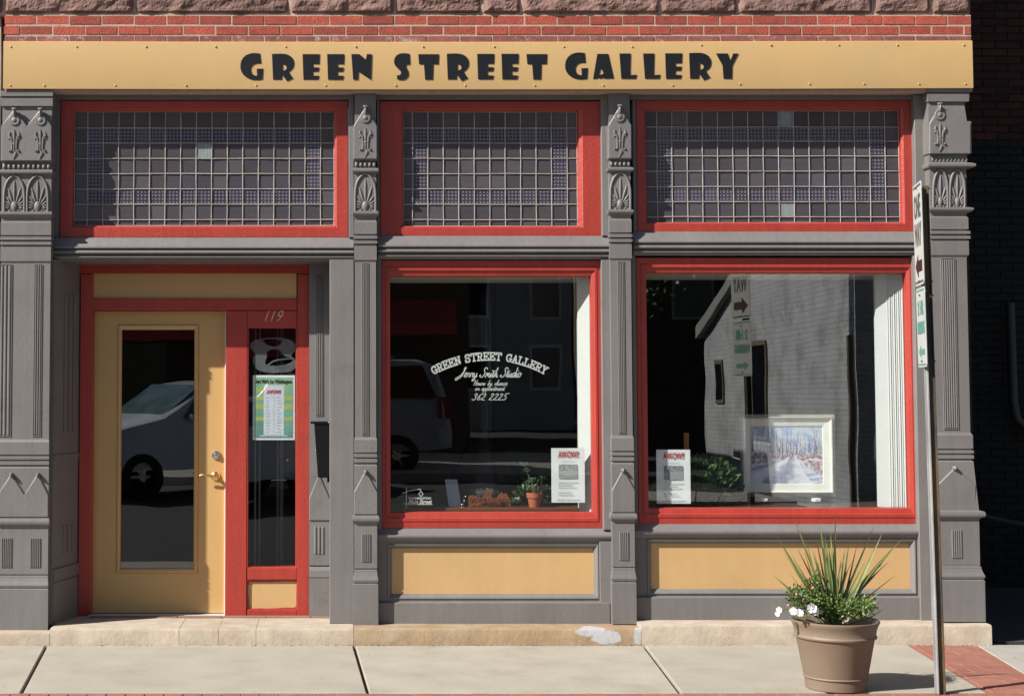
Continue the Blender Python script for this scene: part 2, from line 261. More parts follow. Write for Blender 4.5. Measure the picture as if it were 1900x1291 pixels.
# ------------------------------------------------------------------ mesh collector
class MB:
    def __init__(s): s.v = []; s.f = []
    def add(s, vs, fs):
        k = len(s.v); s.v += [tuple(v) for v in vs]; s.f += [tuple(i + k for i in f) for f in fs]; return s
    def box(s, x0, x1, y0, y1, z0, z1, c=0.0):
        if x0 > x1: x0, x1 = x1, x0
        if y0 > y1: y0, y1 = y1, y0
        if z0 > z1: z0, z1 = z1, z0
        if c <= 0:
            v = [(x, y, z) for z in (z0, z1) for y in (y0, y1) for x in (x0, x1)]
            return s.add(v, [(0, 2, 3, 1), (4, 5, 7, 6), (0, 1, 5, 4), (2, 6, 7, 3), (0, 4, 6, 2), (1, 3, 7, 5)])
        c = min(c, (x1 - x0) / 3, (z1 - z0) / 3, (y1 - y0) / 2)     # chamfer round the front (-y) face
        r0 = [(x0, y1, z0), (x1, y1, z0), (x1, y1, z1), (x0, y1, z1)]
        r1 = [(x0, y0 + c, z0), (x1, y0 + c, z0), (x1, y0 + c, z1), (x0, y0 + c, z1)]
        r2 = [(x0 + c, y0, z0 + c), (x1 - c, y0, z0 + c), (x1 - c, y0, z1 - c), (x0 + c, y0, z1 - c)]
        f = [(3, 2, 1, 0), (8, 9, 10, 11)]
        for a in (0, 4):
            for i in range(4): j = (i + 1) % 4; f.append((a + i, a + j, a + 4 + j, a + 4 + i))
        return s.add(r0 + r1 + r2, f)
    def rings(s, rings, closed=True, cap0=True, cap1=True):
        n = len(rings[0]); vs = [p for r in rings for p in r]; fs = []
        for a in range(len(rings) - 1):
            for i in range(n if closed else n - 1):
                j = (i + 1) % n; fs.append((a * n + i, a * n + j, (a + 1) * n + j, (a + 1) * n + i))
        if cap0: fs.append(tuple(reversed(range(n))))
        if cap1: fs.append(tuple((len(rings) - 1) * n + i for i in range(n)))
        return s.add(vs, fs)
    def xprof(s, pts, x0, x1):      # closed (y,z) outline swept along x
        return s.rings([[(x0, y, z) for y, z in pts], [(x1, y, z) for y, z in pts]])
    def zprof(s, pts, z0, z1):      # closed (x,y) outline swept along z
        return s.rings([[(x, y, z0) for x, y in pts], [(x, y, z1) for x, y in pts]])
    def stack(s, xl, xr, yf, yb, prof, side=1.0, sl=1.0, sr=1.0):     # square column; prof = (z, projection) from bottom up
        rg = [[(xl - p * sl, yf - p, z), (xr + p * sr, yf - p, z), (xr + p * sr, yb, z), (xl - p * sl, yb, z)] for z, p in prof]
        return s.rings(rg)
    def frame(s, x0, x1, z0, z1, prof):        # mitred frame; prof = (inset, y) from the outside in
        return s.rings([[(x0 + i, y, z0 + i), (x1 - i, y, z0 + i), (x1 - i, y, z1 - i), (x0 + i, y, z1 - i)] for i, y in prof], cap0=False, cap1=False)
    def tube(s, pts, r, n=8, flat=1.0):
        pts = [Vector(p) for p in pts]; rs = r if isinstance(r, (list, tuple)) else [r] * len(pts); rg = []
        for i, p in enumerate(pts):
            t = (pts[min(i + 1, len(pts) - 1)] - pts[max(i - 1, 0)]).normalized()
            u = t.cross(Vector((0, 1, 0)));
            if u.length < 1e-3: u = t.cross(Vector((1, 0, 0)))
            u.normalize(); v = u.cross(t)
            rg.append([p + (u * math.cos(a) + v * math.sin(a) * flat) * rs[i] for a in [2 * math.pi * k / n for k in range(n)]])
        return s.rings(rg)
    def lathe(s, prof, c=(0, 0, 0), n=40, axis='z'):     # prof = (r, h)
        rg = []
        for r, h in prof:
            if axis == 'z': rg.append([(c[0] + r * math.cos(a), c[1] + r * math.sin(a), c[2] + h) for a in [2 * math.pi * k / n for k in range(n)]])
            else: rg.append([(c[0] + r * math.cos(a), c[1] - h, c[2] + r * math.sin(a)) for a in [2 * math.pi * k / n for k in range(n)]])
        return s.rings(rg)
    def blob(s, c, rx, ry, rz, ang=0.0, n=8, m=4):       # half-relief ellipsoid; long axis turned in the xz plane
        rg = []
        ca, sa = math.cos(ang), math.sin(ang)
        for j in range(1, m * 2):
            th = math.pi * j / (m * 2); rr = math.sin(th); h = math.cos(th) * rz
            ring = []
            for k in range(n):
                a = 2 * math.pi * k / n; lx = rr * math.cos(a) * rx; ly = rr * math.sin(a) * ry
                ring.append((c[0] + lx * ca - h * sa, c[1] + ly, c[2] + lx * sa + h * ca))
            rg.append(ring)
        return s.rings(rg)

WL = {}       # world origin of each object, by name
def link(o, name, loc, parent):
    C.objects.link(o); o.location = loc
    WL[o.name] = Vector(loc)
    if parent:
        o.parent = parent; o.matrix_parent_inverse = Matrix.Translation(-WL[parent.name])
    return o
def ob(name, mb, m, parent=None, label=None, smooth=False, kind=None, ms=None, fmi=None):
    xs = [v[0] for v in mb.v]; ys = [v[1] for v in mb.v]; zs = [v[2] for v in mb.v]
    c = Vector(((min(xs) + max(xs)) / 2, (min(ys) + max(ys)) / 2, min(zs)))
    me = bpy.data.meshes.new(name); me.from_pydata([tuple(Vector(v) - c) for v in mb.v], [], mb.f)
    me.update()
    import bmesh
    bm = bmesh.new(); bm.from_mesh(me); bmesh.ops.recalc_face_normals(bm, faces=bm.faces); bm.to_mesh(me); bm.free()
    if smooth:
        me.shade_smooth()
        try: me.set_sharp_from_angle(angle=R(smooth if smooth is not True else 40))
        except Exception: pass
    me.materials.append(M[m])
    o = bpy.data.objects.new(name, me); link(o, name, c, parent)
    if label: o['label'] = label
    if kind: o['kind'] = kind
    return o
def thing(name, label, cat, loc=(0, 0, 0), group=None):
    o = bpy.data.objects.new(name, None); o.empty_display_size = 0.2; link(o, name, loc, None)
    o['label'] = label; o['category'] = cat
    if group: o['group'] = group
    return o
def tag(o, label, cat, group=None):
    o['label'] = label; o['category'] = cat
    if group: o['group'] = group
    return o
def inst(name, me, loc, scale, parent, rot=(0, 0, 0), label=None):
    o = bpy.data.objects.new(name, me); link(o, name, loc, parent); o.scale = scale; o.rotation_euler = rot
    if label: o['label'] = label
    return o
def mesh_only(name, mb, m):
    me = bpy.data.meshes.new(name); me.from_pydata(mb.v, [], mb.f); me.update()
    import bmesh
    bm = bmesh.new(); bm.from_mesh(me); bmesh.ops.recalc_face_normals(bm, faces=bm.faces); bm.to_mesh(me); bm.free()
    me.materials.append(M[m]); return me

def poly_mb(loops, T, depth=0.003):       # outline with holes -> thin solid; T maps (u,v) to a point; uses a 2D curve for the filling
    cu = bpy.data.curves.new('outline', 'CURVE'); cu.dimensions = '2D'; cu.fill_mode = 'BOTH'; cu.extrude = depth / 2
    for lp in loops:
        sp = cu.splines.new('POLY'); sp.points.add(len(lp) - 1)
        for i, p in enumerate(lp):
            q = T(*p); sp.points[i].co = (q[0], q[2], 0, 1)
        sp.use_cyclic_u = True
    o = bpy.data.objects.new('outline', cu); me = bpy.data.meshes.new_from_object(o)
    y = T(*loops[0][0])[1]
    mb = MB(); mb.add([(v.co.x, y - v.co.z, v.co.y) for v in me.vertices], [tuple(p.vertices) for p in me.polygons])
    bpy.data.objects.remove(o); bpy.data.curves.remove(cu); bpy.data.meshes.remove(me); return mb
def text_mb(s, x, z, y, size, shear=0.0, off=0.0, wide=1.0, align='CENTER', depth=0.0006, width=None):
    cu = bpy.data.curves.new('t', 'FONT'); cu.body = s; cu.size = size; cu.shear = shear; cu.offset = off; cu.align_x = align; cu.extrude = depth / 2
    cu.resolution_u = 4
    o = bpy.data.objects.new('t', cu); me = bpy.data.meshes.new_from_object(o)
    if width:
        xs = [v.co.x for v in me.vertices]; wide = width / (max(xs) - min(xs))
    mb = MB(); mb.add([(x + v.co.x * wide, y - v.co.z, z + v.co.y) for v in me.vertices], [tuple(p.vertices) for p in me.polygons])
    bpy.data.objects.remove(o); bpy.data.curves.remove(cu); bpy.data.meshes.remove(me); return mb

# ================================================================== GROUND
YSTEP = -0.16
def ground_poly(name, pts, z, thick, m, parent=None, label=None, kind=None, c=0.004):
    mb = MB(); ctr = sum((Vector((p[0], p[1], 0)) for p in pts), Vector()) / len(pts)
    inn = []
    for p in pts:
        v = Vector((p[0], p[1], 0)); d = (ctr - v); inn.append(v + d.normalized() * c * 1.4)
    mb.rings([[(p[0], p[1], z - thick) for p in pts], [(p[0], p[1], z - c) for p in pts], [(p.x, p.y, z) for p in inn]])
    return ob(name, mb, m, parent, label, kind=kind)

earth = MB().box(-150, 150, -150, 150, -1.2, -0.165); g0 = ob('ground', earth, 'alley'); g0['kind'] = 'structure'
rd = MB().box(-60, 60, -14.2, -4.3, -0.16, -0.14); ob('road', rd, 'asphalt', kind='structure')
# near footway: concrete slabs, parted by open joints
FY = gr(640, 1284).y
pv = ob('sidewalk', MB().box(-9, 4.9, FY - 0.02, 0.6, -0.15, -0.02), 'crack', kind='structure')
def gx(px, py): p = gr(px, py); return (p.x, p.y)
def slab(x0t, x0b, x1t, x1b, z=0.0):
    g = 0.0095
    a = gr(x0t, 1190); b = gr(x0b, 1284); c_ = gr(x1b, 1284); d = gr(x1t, 1190)
    ya, yb = YSTEP + 0.02, FY
    def lx(p, q, y): return p.x + (q.x - p.x) * (y - p.y) / (q.y - p.y)
    pts = [(lx(a, b, yb) + g, yb), (lx(d, c_, yb) - g, yb), (lx(d, c_, ya) - g, ya), (lx(a, b, ya) + g, ya)]
    return ground_poly('paving_slab', pts, z, 0.06, 'concrete', pv)
slab(-900, -1150, -480, -560); slab(-480, -560, 90, 40, -0.002); slab(90, 40, 655, 683); slab(655, 683, 1190, 1262, -0.002); slab(1190, 1262, 1676, 1832, 0.001)
# red brick paving band on the right, running out to the kerb, and the pale concrete strip beside it
bandL0, bandL1 = gr(1682, 1190), gr(1838, 1284); bandR0, bandR1 = gr(1795, 1190), gr(1955, 1284)
def lx(p, q, y): return p.x + (q.x - p.x) * (y - p.y) / (q.y - p.y)
ya = YSTEP + 0.02
nrow, ncol = 13, 4
bm_ = MB().box(-0.5, 0.5, -0.5, 0.5, -1, 0); paver_me = mesh_only('paver', MB().rings([[(-.5, -.5, -1), (.5, -.5, -1), (.5, .5, -1), (-.5, .5, -1)], [(-.5, -.5, -.1), (.5, -.5, -.1), (.5, .5, -.1), (-.5, .5, -.1)], [(-.48, -.46, 0), (.48, -.46, 0), (.48, .46, 0), (-.48, .46, 0)]]), 'paver')
ob('paving_bed', MB().box(3.0, 4.9, FY - 0.01, ya, -0.02, -0.004), 'paver', pv)
for r in range(nrow):
    y0 = FY + (ya - FY) * r / nrow; y1 = FY + (ya - FY) * (r + 1) / nrow
    ym = (y0 + y1) / 2; xl = lx(bandL0, bandL1, ym) + 0.005; xr = lx(bandR0, bandR1, ym)
    o_ = 0.5 if r % 2 else 0
    cuts = sorted(set([0] + [min(1, max(0, (k + o_) / ncol * 2)) for k in range(0, 3)] + [1]))
    for k in range(len(cuts) - 1):
        a, b = xl + (xr - xl) * cuts[k], xl + (xr - xl) * cuts[k + 1]
        if b - a > 0.03: inst('paving_brick', paver_me, ((a + b) / 2, ym, random.uniform(-.001, .0015)), (b - a - 0.003, y1 - y0 - 0.003, 0.05), pv)
cs0, cs1 = gr(1797, 1190), gr(1957, 1284)
ground_poly('concrete_strip', [(cs1.x + .004, FY), (4.87, FY), (4.87, ya), (cs0.x + .004, ya)], 0.001, 0.05, 'concrete2', pv)
# brick kerb band along the front of the slabs
kb = ob('kerb_band', MB().box(-9, 9, FY - 0.62, FY - 0.03, -0.15, -0.022), 'mortar', kind='structure')
xx = -2.6
while xx < 4.9:
    for rr in range(2):
        y1 = FY - 0.012 - rr * 0.21; inst('paving_brick', paver_me, (xx + 0.05, y1 - 0.1, -0.002 + random.uniform(-.002, .001)), (0.097, 0.202, 0.05), kb)
    xx += 0.1005
ob('kerb', MB().box(-60, 60, FY - 0.80, FY - 0.625, -0.16, -0.003, 0.02), 'concrete2', kind='structure')
gut = ob('parking_lane', MB().box(-60, 60, -4.3, FY - 0.80, -0.162, -0.145), 'concrete2', kind='structure')
rg_ = random.Random(5); mb = MB()
for k in range(420):
    if k < 260: x_ = rg_.uniform(-2.2, 4.3); y_ = YSTEP - .001 - abs(rg_.gauss(0, .012))
    else: x_ = rg_.uniform(-2.2, 4.3); y_ = rg_.uniform(FY, YSTEP)
    q_ = rg_.uniform(.0015, .0048) if k < 260 else rg_.uniform(.001, .003)
    mb.add([(x_ - q_, y_, .0005), (x_ + q_ * rg_.uniform(.5, 2), y_ - q_ * .6, .0005), (x_ + q_ * .3, y_ + q_, .0005), (x_, y_, .0005 + q_)], [(0, 1, 3), (1, 2, 3), (2, 0, 3)])
gt = ob('grit', mb, 'crack'); gt['kind'] = 'stuff'; gt['label'] = 'dark grit and crumbs scattered along the foot of the stone step'
# alley floor
ob('alley_floor', MB().box(4.2, 14, 0.0, 2.7, -0.16, -0.004), 'alley', kind='structure')
ob('alley_apron', MB().box(4.905, 14, FY - .02, -0.005, -0.16, -0.004), 'concrete2', kind='structure')

# ================================================================== THE STOREFRONT BUILDING
B = thing('storefront_building', 'brick commercial building with grey, red and cream painted iron shopfront', 'building', (0, 0.5, 0))
YR = 0.085; YG = 0.13       # red frame face, glass
YL = -0.055                 # corner pillar face
YB = -0.080                 # sign board face

# ---- brick rows and sandstone over the sign board
YBR = -0.055
xL, xR = X(7, 50, YBR), X(1803, 50, YBR)
ob('mortar_bed', MB().box(xL + .01, xR - 0.004, YBR + 0.0035, 0.4, Z(170, YBR), Z(28, YBR)), 'mortar', B)
def chambox(me='brick', m='brick'):
    return mesh_only(me, MB().rings([[(-.5, 1, -.5), (.5, 1, -.5), (.5, 1, .5), (-.5, 1, .5)], [(-.5, .08, -.5), (.5, .08, -.5), (.5, .08, .5), (-.5, .08, .5)], [(-.492, 0, -.47), (.492, 0, -.47), (.492, 0, .47), (-.492, 0, .47)]]), m)
brick_me, brick_me2, brick_dk, brick_bk = chambox('brick', 'brick'), chambox('brick', 'brick_pale'), chambox('brick', 'dark_brick'), chambox('brick', 'black_brick')
rows = [(29.5, 45.5, 67, brick_me), (48.8, 64.3, 37, brick_me), (67.0, 83.0, 67, brick_me2)]
for y0, y1, xs, me in rows:
    px = xs - 60.4
    z0, z1 = Z(y1, YBR), Z(y0, YBR)
    while px < 1803:
        a = max(px + 1.3, 7); b = min(px + 60.4 - 1.3 + random.uniform(-.6, .6), 1801)
        if b - a > 8:
            xa, xb = X(a, 55, YBR), X(b, 55, YBR)
            inst('brick', me, ((xa + xb) / 2, YBR + random.uniform(-.0015, .002), (z0 + z1) / 2 + random.uniform(-.0015, .0015)), (xb - xa, 0.09, z1 - z0 + random.uniform(-.002, .001)), B)
        px += 60.4
# side of the building along the alley, brick too (joined: seen edge on only)
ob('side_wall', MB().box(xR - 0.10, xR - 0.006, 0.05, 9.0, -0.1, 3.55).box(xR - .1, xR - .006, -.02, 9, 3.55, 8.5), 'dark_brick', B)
ob('upper_wall', MB().box(-9, xR - 0.1, 0.05, 0.4, Z(28, YBR), 8.5), 'brick', B)
ob('neighbour_shopfront_wall', MB().box(-9, X(-4, 600, 0) , 0.0, 0.4, -0.1, Z(28, YBR)), 'concrete2', B)
ob('roof', MB().box(-9, xR, 0.06, 9.0, 8.5, 8.7), 'roofing', B)
def rock(px0, px1):
    Y0 = -0.032; x0, x1 = X(px0 + 1.5, 15, Y0), X(px1 - 1.5, 15, Y0); zb, zt = Z(26.5, Y0), Z(-75, Y0)
    nx = max(6, int((x1 - x0) / 0.014)); nz = 24; mb = MB(); vs = []; sd = px0 * .37
    for j in range(nz + 1):
        for i in range(nx + 1):
            u, v = i / nx, j / nz; x = x0 + (x1 - x0) * u; z = zb + (zt - zb) * v
            e = min(1, min(u * (x1 - x0), (1 - u) * (x1 - x0)) / 0.03) ; ev = min(1, v * (zt - zb) / 0.016, (1 - v) * (zt - zb) / .04)
            p = Vector((x * 7 + sd, z * 10, sd)); n_ = noise.fractal(p, 0.8, 2.2, 6) ; n2 = noise.ridged_multi_fractal(p * .6, 0.9, 2, 4, 1, 2)
            d = (0.010 + 0.022 * (0.5 + n_ * .9) + 0.012 * n2) * math.sqrt(max(e, 0)) * math.sqrt(max(ev, 0))
            zz = z + (0.008 * noise.noise(Vector((x * 22, 3, sd))) if j == 0 else 0)
            vs.append((x, Y0 - d, zz))
    fs = [(j * (nx + 1) + i, j * (nx + 1) + i + 1, (j + 1) * (nx + 1) + i + 1, (j + 1) * (nx + 1) + i) for j in range(nz) for i in range(nx)]
    mb.add(vs, fs); mb.box(x0, x1, Y0 + .0005, 0.3, zb + .004, zt)
    return ob('sandstone_block', mb, 'stone', B)
js = [-200, 8, 250, 538, 733, 894, 967, 1224, 1369, 1620, 1727, 1802]
for a, b in zip(js, js[1:]): rock(a, b)
ob('stone_joint', MB().box(-5, xR - .01, -0.04, 0.3, Z(29, -.04), Z(-75, -.06)), 'mortar', B)

# ---- pilasters
def yz(lst, Y, px): return [(Z(py, Y, px), p) for py, p in lst]
def flutes(name, par, xs, y0, y1, Y, rib=True, m='grey'):
    # a shallow sunk field built as raised rounded ribs
    mb = MB()
    for a, b in xs:
        x0, x1 = X(a, (y0 + y1) / 2, Y), X(b, (y0 + y1) / 2, Y); z0, z1 = Z(y1, Y), Z(y0, Y)
        mb.rings([[(x0, Y + .002, z0), (x1, Y + .002, z0), (x1, Y + .002, z1), (x0, Y + .002, z1)], [(x0 + (x1 - x0) * .2, Y - .005, z0 + .004), (x1 - (x1 - x0) * .2, Y - .005, z0 + .004), (x1 - (x1 - x0) * .2, Y - .005, z1 - .004), (x0 + (x1 - x0) * .2, Y - .005, z1 - .004)]], cap0=False)
    return ob(name, mb, m, par)
def sunk_panel(par, x0, x1, y0, y1, Y, n, border=True):
    # fluted field with dark grooves between ribs and a thin border moulding
    mb = MB(); xa, xb = X(x0, (y0 + y1) / 2, Y), X(x1, (y0 + y1) / 2, Y); z0, z1 = Z(y1, Y), Z(y0, Y)
    if border: mb.frame(xa, xb, z0, z1, [(0, Y + .001), (0.0015, Y - .0045), (0.004, Y - .0045), (0.0055, Y + .001)])
    wd = (xb - xa - .012) / n
    for k in range(n):
        a = xa + .006 + wd * k
        mb.rings([[(a + wd * .12, Y + .001, z0 + .008), (a + wd * .88, Y + .001, z0 + .008), (a + wd * .88, Y + .001, z1 - .008), (a + wd * .12, Y + .001, z1 - .008)],
                  [(a + wd * .35, Y - .0055, z0 + .012), (a + wd * .65, Y - .0055, z0 + .012), (a + wd * .65, Y - .0055, z1 - .012), (a + wd * .35, Y - .0055, z1 - .012)]], cap0=False)
    return ob('fluting', mb, 'grey', par)
def gable(par, x0, x1, xc, ya, ysh, yb, Y, proud, knob=True):
    # plate with a gabled top: apex at (xc, ya), shoulders at ysh, foot at yb
    mb = MB(); k = (ysh + yb) / 2
    P = lambda px, py, d=0: tuple(at(px, py, Y) - Vector((0, d, 0)))
    out = [(x0, yb), (x1, yb), (x1, ysh), (xc + 2, ya + 3), (xc - 2, ya + 3), (x0, ysh)]
    cx_, cy_ = (x0 + x1) / 2, (ysh + yb) / 2
    sh = lambda p, s: (cx_ + (p[0] - cx_) * s, cy_ + (p[1] - cy_) * s)
    mb.rings([[P(*p) for p in out], [P(*p, proud * .6) for p in out], [P(*sh(p, .955), proud) for p in out]], cap0=False)
    o = ob('gable_plate', mb, 'grey', par)
    if knob:
        c = at(xc, ya + 3, Y - proud); mb = MB(); mb.blob((c.x, Y - proud * .6, c.z), .013, .03, .016, 0, 8, 3)
        ob('gable_knob', mb, 'grey', par, smooth=True)
    return o
def gable2(par, x0, x1, xa, xb, ya, ysh, yb, Y, proud, knob=True):
    P = lambda px, py, d=0: tuple(at(px, py, Y) - Vector((0, d, 0))); m = (xa + xb) / 2
    out = [(x0, yb), (x1, yb), (x1, ysh), (xb + 2, ya + 3), (xb - 2, ya + 3), (m, ysh), (xa + 2, ya + 3), (xa - 2, ya + 3), (x0, ysh)]
    inn = [(x0 + 1, yb - 1), (x1 - 1, yb - 1), (x1 - 1, ysh + .5), (xb + .7, ya + 5), (xb - .7, ya + 5), (m, ysh + 1.6), (xa + .7, ya + 5), (xa - .7, ya + 5), (x0 + 1, ysh + .5)]
    ob('gable_plate', MB().rings([[P(*p) for p in out], [P(*p, proud * .6) for p in out], [P(*p, proud) for p in inn]], cap0=False), 'grey', par)
    if knob:
        for xc in (xa, xb):
            c = at(xc, ya + 3, Y - proud); ob('gable_knob', MB().blob((c.x, Y - proud * .6, c.z), .013, .03, .016, 0, 8, 3), 'grey', par, smooth=True)
def rosette(par, px, py, Y, r):
    c = at(px, py, Y); mb = MB()
    r *= 1.3; mb.lathe([(r, -.002), (r, .005), (r * .88, .008), (r * .70, .0065), (r * .5, .0065), (r * .36, .010), (r * .12, .013)], (c.x, Y, c.z), 20, 'y')
    ob('rosette', mb, 'grey', par, smooth=50)
    # neck and cap over the rosette
    mb = MB(); c2 = at(px, py - 14, Y); mb.blob((c2.x, Y, c2.z), .012, .022, .030, 0, 8, 3); c3 = at(px, py - 20, Y)
    mb.box(c3.x - .014, c3.x + .014, Y - .02, Y, c3.z - .006, c3.z + .008, .003); ob('finial', mb, 'grey', par, smooth=50)
def trident(par, px, py0, py1, Y, w=1.0):
    mb = MB(); h = (py1 - py0)
    def P(dx, t): c = at(px + dx * w, py0 + h * t, Y); return (c.x, Y - .001, c.z)
    T = lambda pts, r: mb.tube([P(*p) for p in pts], r, 6)
    T([(0, 0), (0, .15), (-.3, .6), (0, .66)], [.003, .007, .006, .004])
    for s in (-1, 1):
        T([(s * 9, .08), (s * 10.5, .2), (s * 6, .28), (s * 4.5, .5), (s * 4.6, .68), (s * 8, .74), (s * 10.5, .66)], [.004, .008, .007, .006, .006, .006, .003])
        T([(s * 12, .32), (s * 8, .28)], [.004, .006])
        mb.blob(P(s * 9.5, .72), .008, .010, .006, 0, 6, 2)
    T([(-2, .66), (3.5, .78), (-1.5, .98)], [.004, .007, .003])
    mb.blob(P(0, .47), .014, .008, .007, 0, 6, 2)
    ob('leaf_ornament', mb, 'grey', par, smooth=50)
def palmette(par, x0, x1, y0, y1, Y):
    xc = (x0 + x1) / 2; hw = (x1 - x0) / 2; mb = MB(); P = lambda px, py: tuple(at(px, py, Y))
    pts = []
    for k in range(15):       # pointed arch
        t = k / 14; a = math.pi * (1 - t)
        ex = math.cos(a); ez = math.sin(a) ** .8
        pts.append((xc + hw * .92 * ex, y0 + (y1 - y0) * .62 - ez * (y1 - y0) * .58 - (1 - abs(ex)) ** 2 * (y1 - y0) * .04))
    pts = [(xc - hw * .92, y1)] + pts + [(xc + hw * .92, y1)]
    mb.tube([(lambda q: (q[0], Y - .002, q[2]))(P(*p)) for p in pts], .0085, 8)
    ob('arch_rim', mb, 'grey', par, smooth=60)
    mb = MB(); bx, by = xc, y1 - 5
    for k in range(11):
        a = math.pi * (k + .5) / 11; ca, sa = math.cos(a), math.sin(a)
        rr = min(hw * .86 / max(abs(ca), .01), (y1 - y0) * .86 / max(sa, .01), 1 / math.sqrt((ca / (hw * .88)) ** 2 + (sa / ((y1 - y0) * .84)) ** 2))
        ri = hw * .42
        if rr - ri < 2: continue
        q0, q1 = at(bx + ca * ri, by - sa * ri, Y), at(bx + ca * rr, by - sa * rr, Y)
        c = (q0 + q1) / 2; L_ = (q1 - q0).length / 2
        ang = math.atan2(-(q1 - q0).x, (q1 - q0).z)
        mb.blob((c.x, Y + .001, c.z), .0055 + .002 * (L_ / .08), .009, L_, ang, 8, 3)
    c = at(bx, by - 5, Y); mb.blob((c.x, Y + .001, c.z), hw / 300 * .34, .013, .034, 0, 10, 3)
    for k in range(3):
        c = at(bx + (k - 1) * hw * .4, y1 - 2, Y); mb.blob((c.x, Y, c.z), .008, .009, .007, 0, 6, 2)
    ob('palmette', mb, 'grey', par, smooth=60)
def beads(par, x0, x1, y0, y1, Y, n):
    mb = MB()
    for k in range(n):
        c = at(x0 + (x1 - x0) * (k + .5) / n, (y0 + y1) / 2, Y); mb.blob((c.x, Y, c.z), (x1 - x0) / n / 290 * .40, .014, (y1 - y0) / 290 * .5, 0, 8, 3)
    ob('bead_row', mb, 'grey', par, smooth=60)

# projection (m) against picture row; rows given for the middle pilasters, others are shifted a little
def prof_rows(dy=lambda y: 0, shaft=-.012, top=168, bot=1163, cove=False):
    r = [(bot, .006), (1083, .006), (1082, .001), (1080, .001), (1079, .005), (1075, .008), (1067, .0), (1061, -.004), (1058, -.004), (1057, -.009), (1055, -.009), (1054, -.004),
         (972, -.004), (970, .000), (966, .016), (962, .018), (957, .014), (955, -.004), (863, -.004), (862, -.006), (860, -.012), (858, -.012), (857, -.002), (851, -.002), (850, -.012), (848, -.012), (847, -.002), (842, -.002), (841, -.012), (839, -.012), (838, -.004),
         (816, -.004), (811, shaft), (486, shaft), (482, -.004), (456, -.004), (455, -.012), (453, -.012), (452, .002), (447, .002), (446, -.012), (444, -.012), (443, .002), (438, .002), (437, -.012), (435, -.012), (434, -.004),
         (411, -.004), (409, -.010), (402, -.008), (400, .004), (396, .014), (392, .014), (390, -.008), (323, -.008), (321, .010), (319, .016), (315, .016), (313, .004), (312, -.012), (300, -.012), (298, -.014), (296, .004), (234, .004), (233, -.010), (top, -.010)]
    return [(y + dy(y), p) for y, p in r]
def dyc(y_src, y_dst):
    def f(y):
        if y <= y_src[0]: return y_dst[0] - y_src[0]
        for a, b, c, d in zip(y_src, y_src[1:], y_dst, y_dst[1:]):
            if y <= b: return (c - a) + ((d - b) - (c - a)) * (y - a) / (b - a)
        return y_dst[-1] - y_src[-1]
    return f
keys = [170, 300, 318, 392, 437, 811, 838, 957, 1055, 1080, 1163]
def mid_pilaster(px0, px1, kd):
    dy = dyc(keys, kd); d = lambda y: y + dy(y)
    xa, xb = X(px0, 640, 0), X(px1, 640, 0); pil = ob('pilaster', MB().stack(xa, xb, 0, 0.30, [(Z(y, 0, (px0 + px1) / 2), p) for y, p in prof_rows(dy, bot=kd[-1] + .0 if 0 else 1163)], sl=.6, sr=.6), 'grey', B)
    off = 3   # lean-free column: same x at every height, so shift the picture x a touch with height
    def u(px, py): return px + (X(px, 640, 0) - X(px, py, 0)) * 290
    xc = (px0 + px1) / 2
    gable(pil, u(px0, 240), u(px1, 240), u(xc, 220), d(199), d(234), d(296), -.004, .010, False)
    rosette(pil, u(xc, 219), d(219), -.014, .027)
    trident(pil, u(xc, 265), d(237), d(294), -.014)
    beads(pil, u(px0 + 1, 306), u(px1 - 1, 306), d(301), d(312), .010, 5)
    palmette(pil, u(px0 + 1, 360), u(px1 - 1, 360), d(323), d(391), .008)
    sunk_panel(pil, u(xc - 7, 640), u(xc + 6, 640), d(488), d(808), .012, 3)
    gable(pil, u(px0, 920), u(px1, 920), u(xc, 900), d(872), d(912), d(954), .004, .010)
    sunk_panel(pil, u(xc - 10, 1015), u(xc + 11, 1015), d(987), d(1045), .004, 5, False)
    return pil
mid_pilaster(656.5, 700, [170, 300, 317, 393, 437, 811, 839, 957, 1055, 1081, 1160])
mid_pilaster(1132.5, 1175, [168, 299, 315, 390, 434, 808, 836, 953, 1052, 1078, 1157])

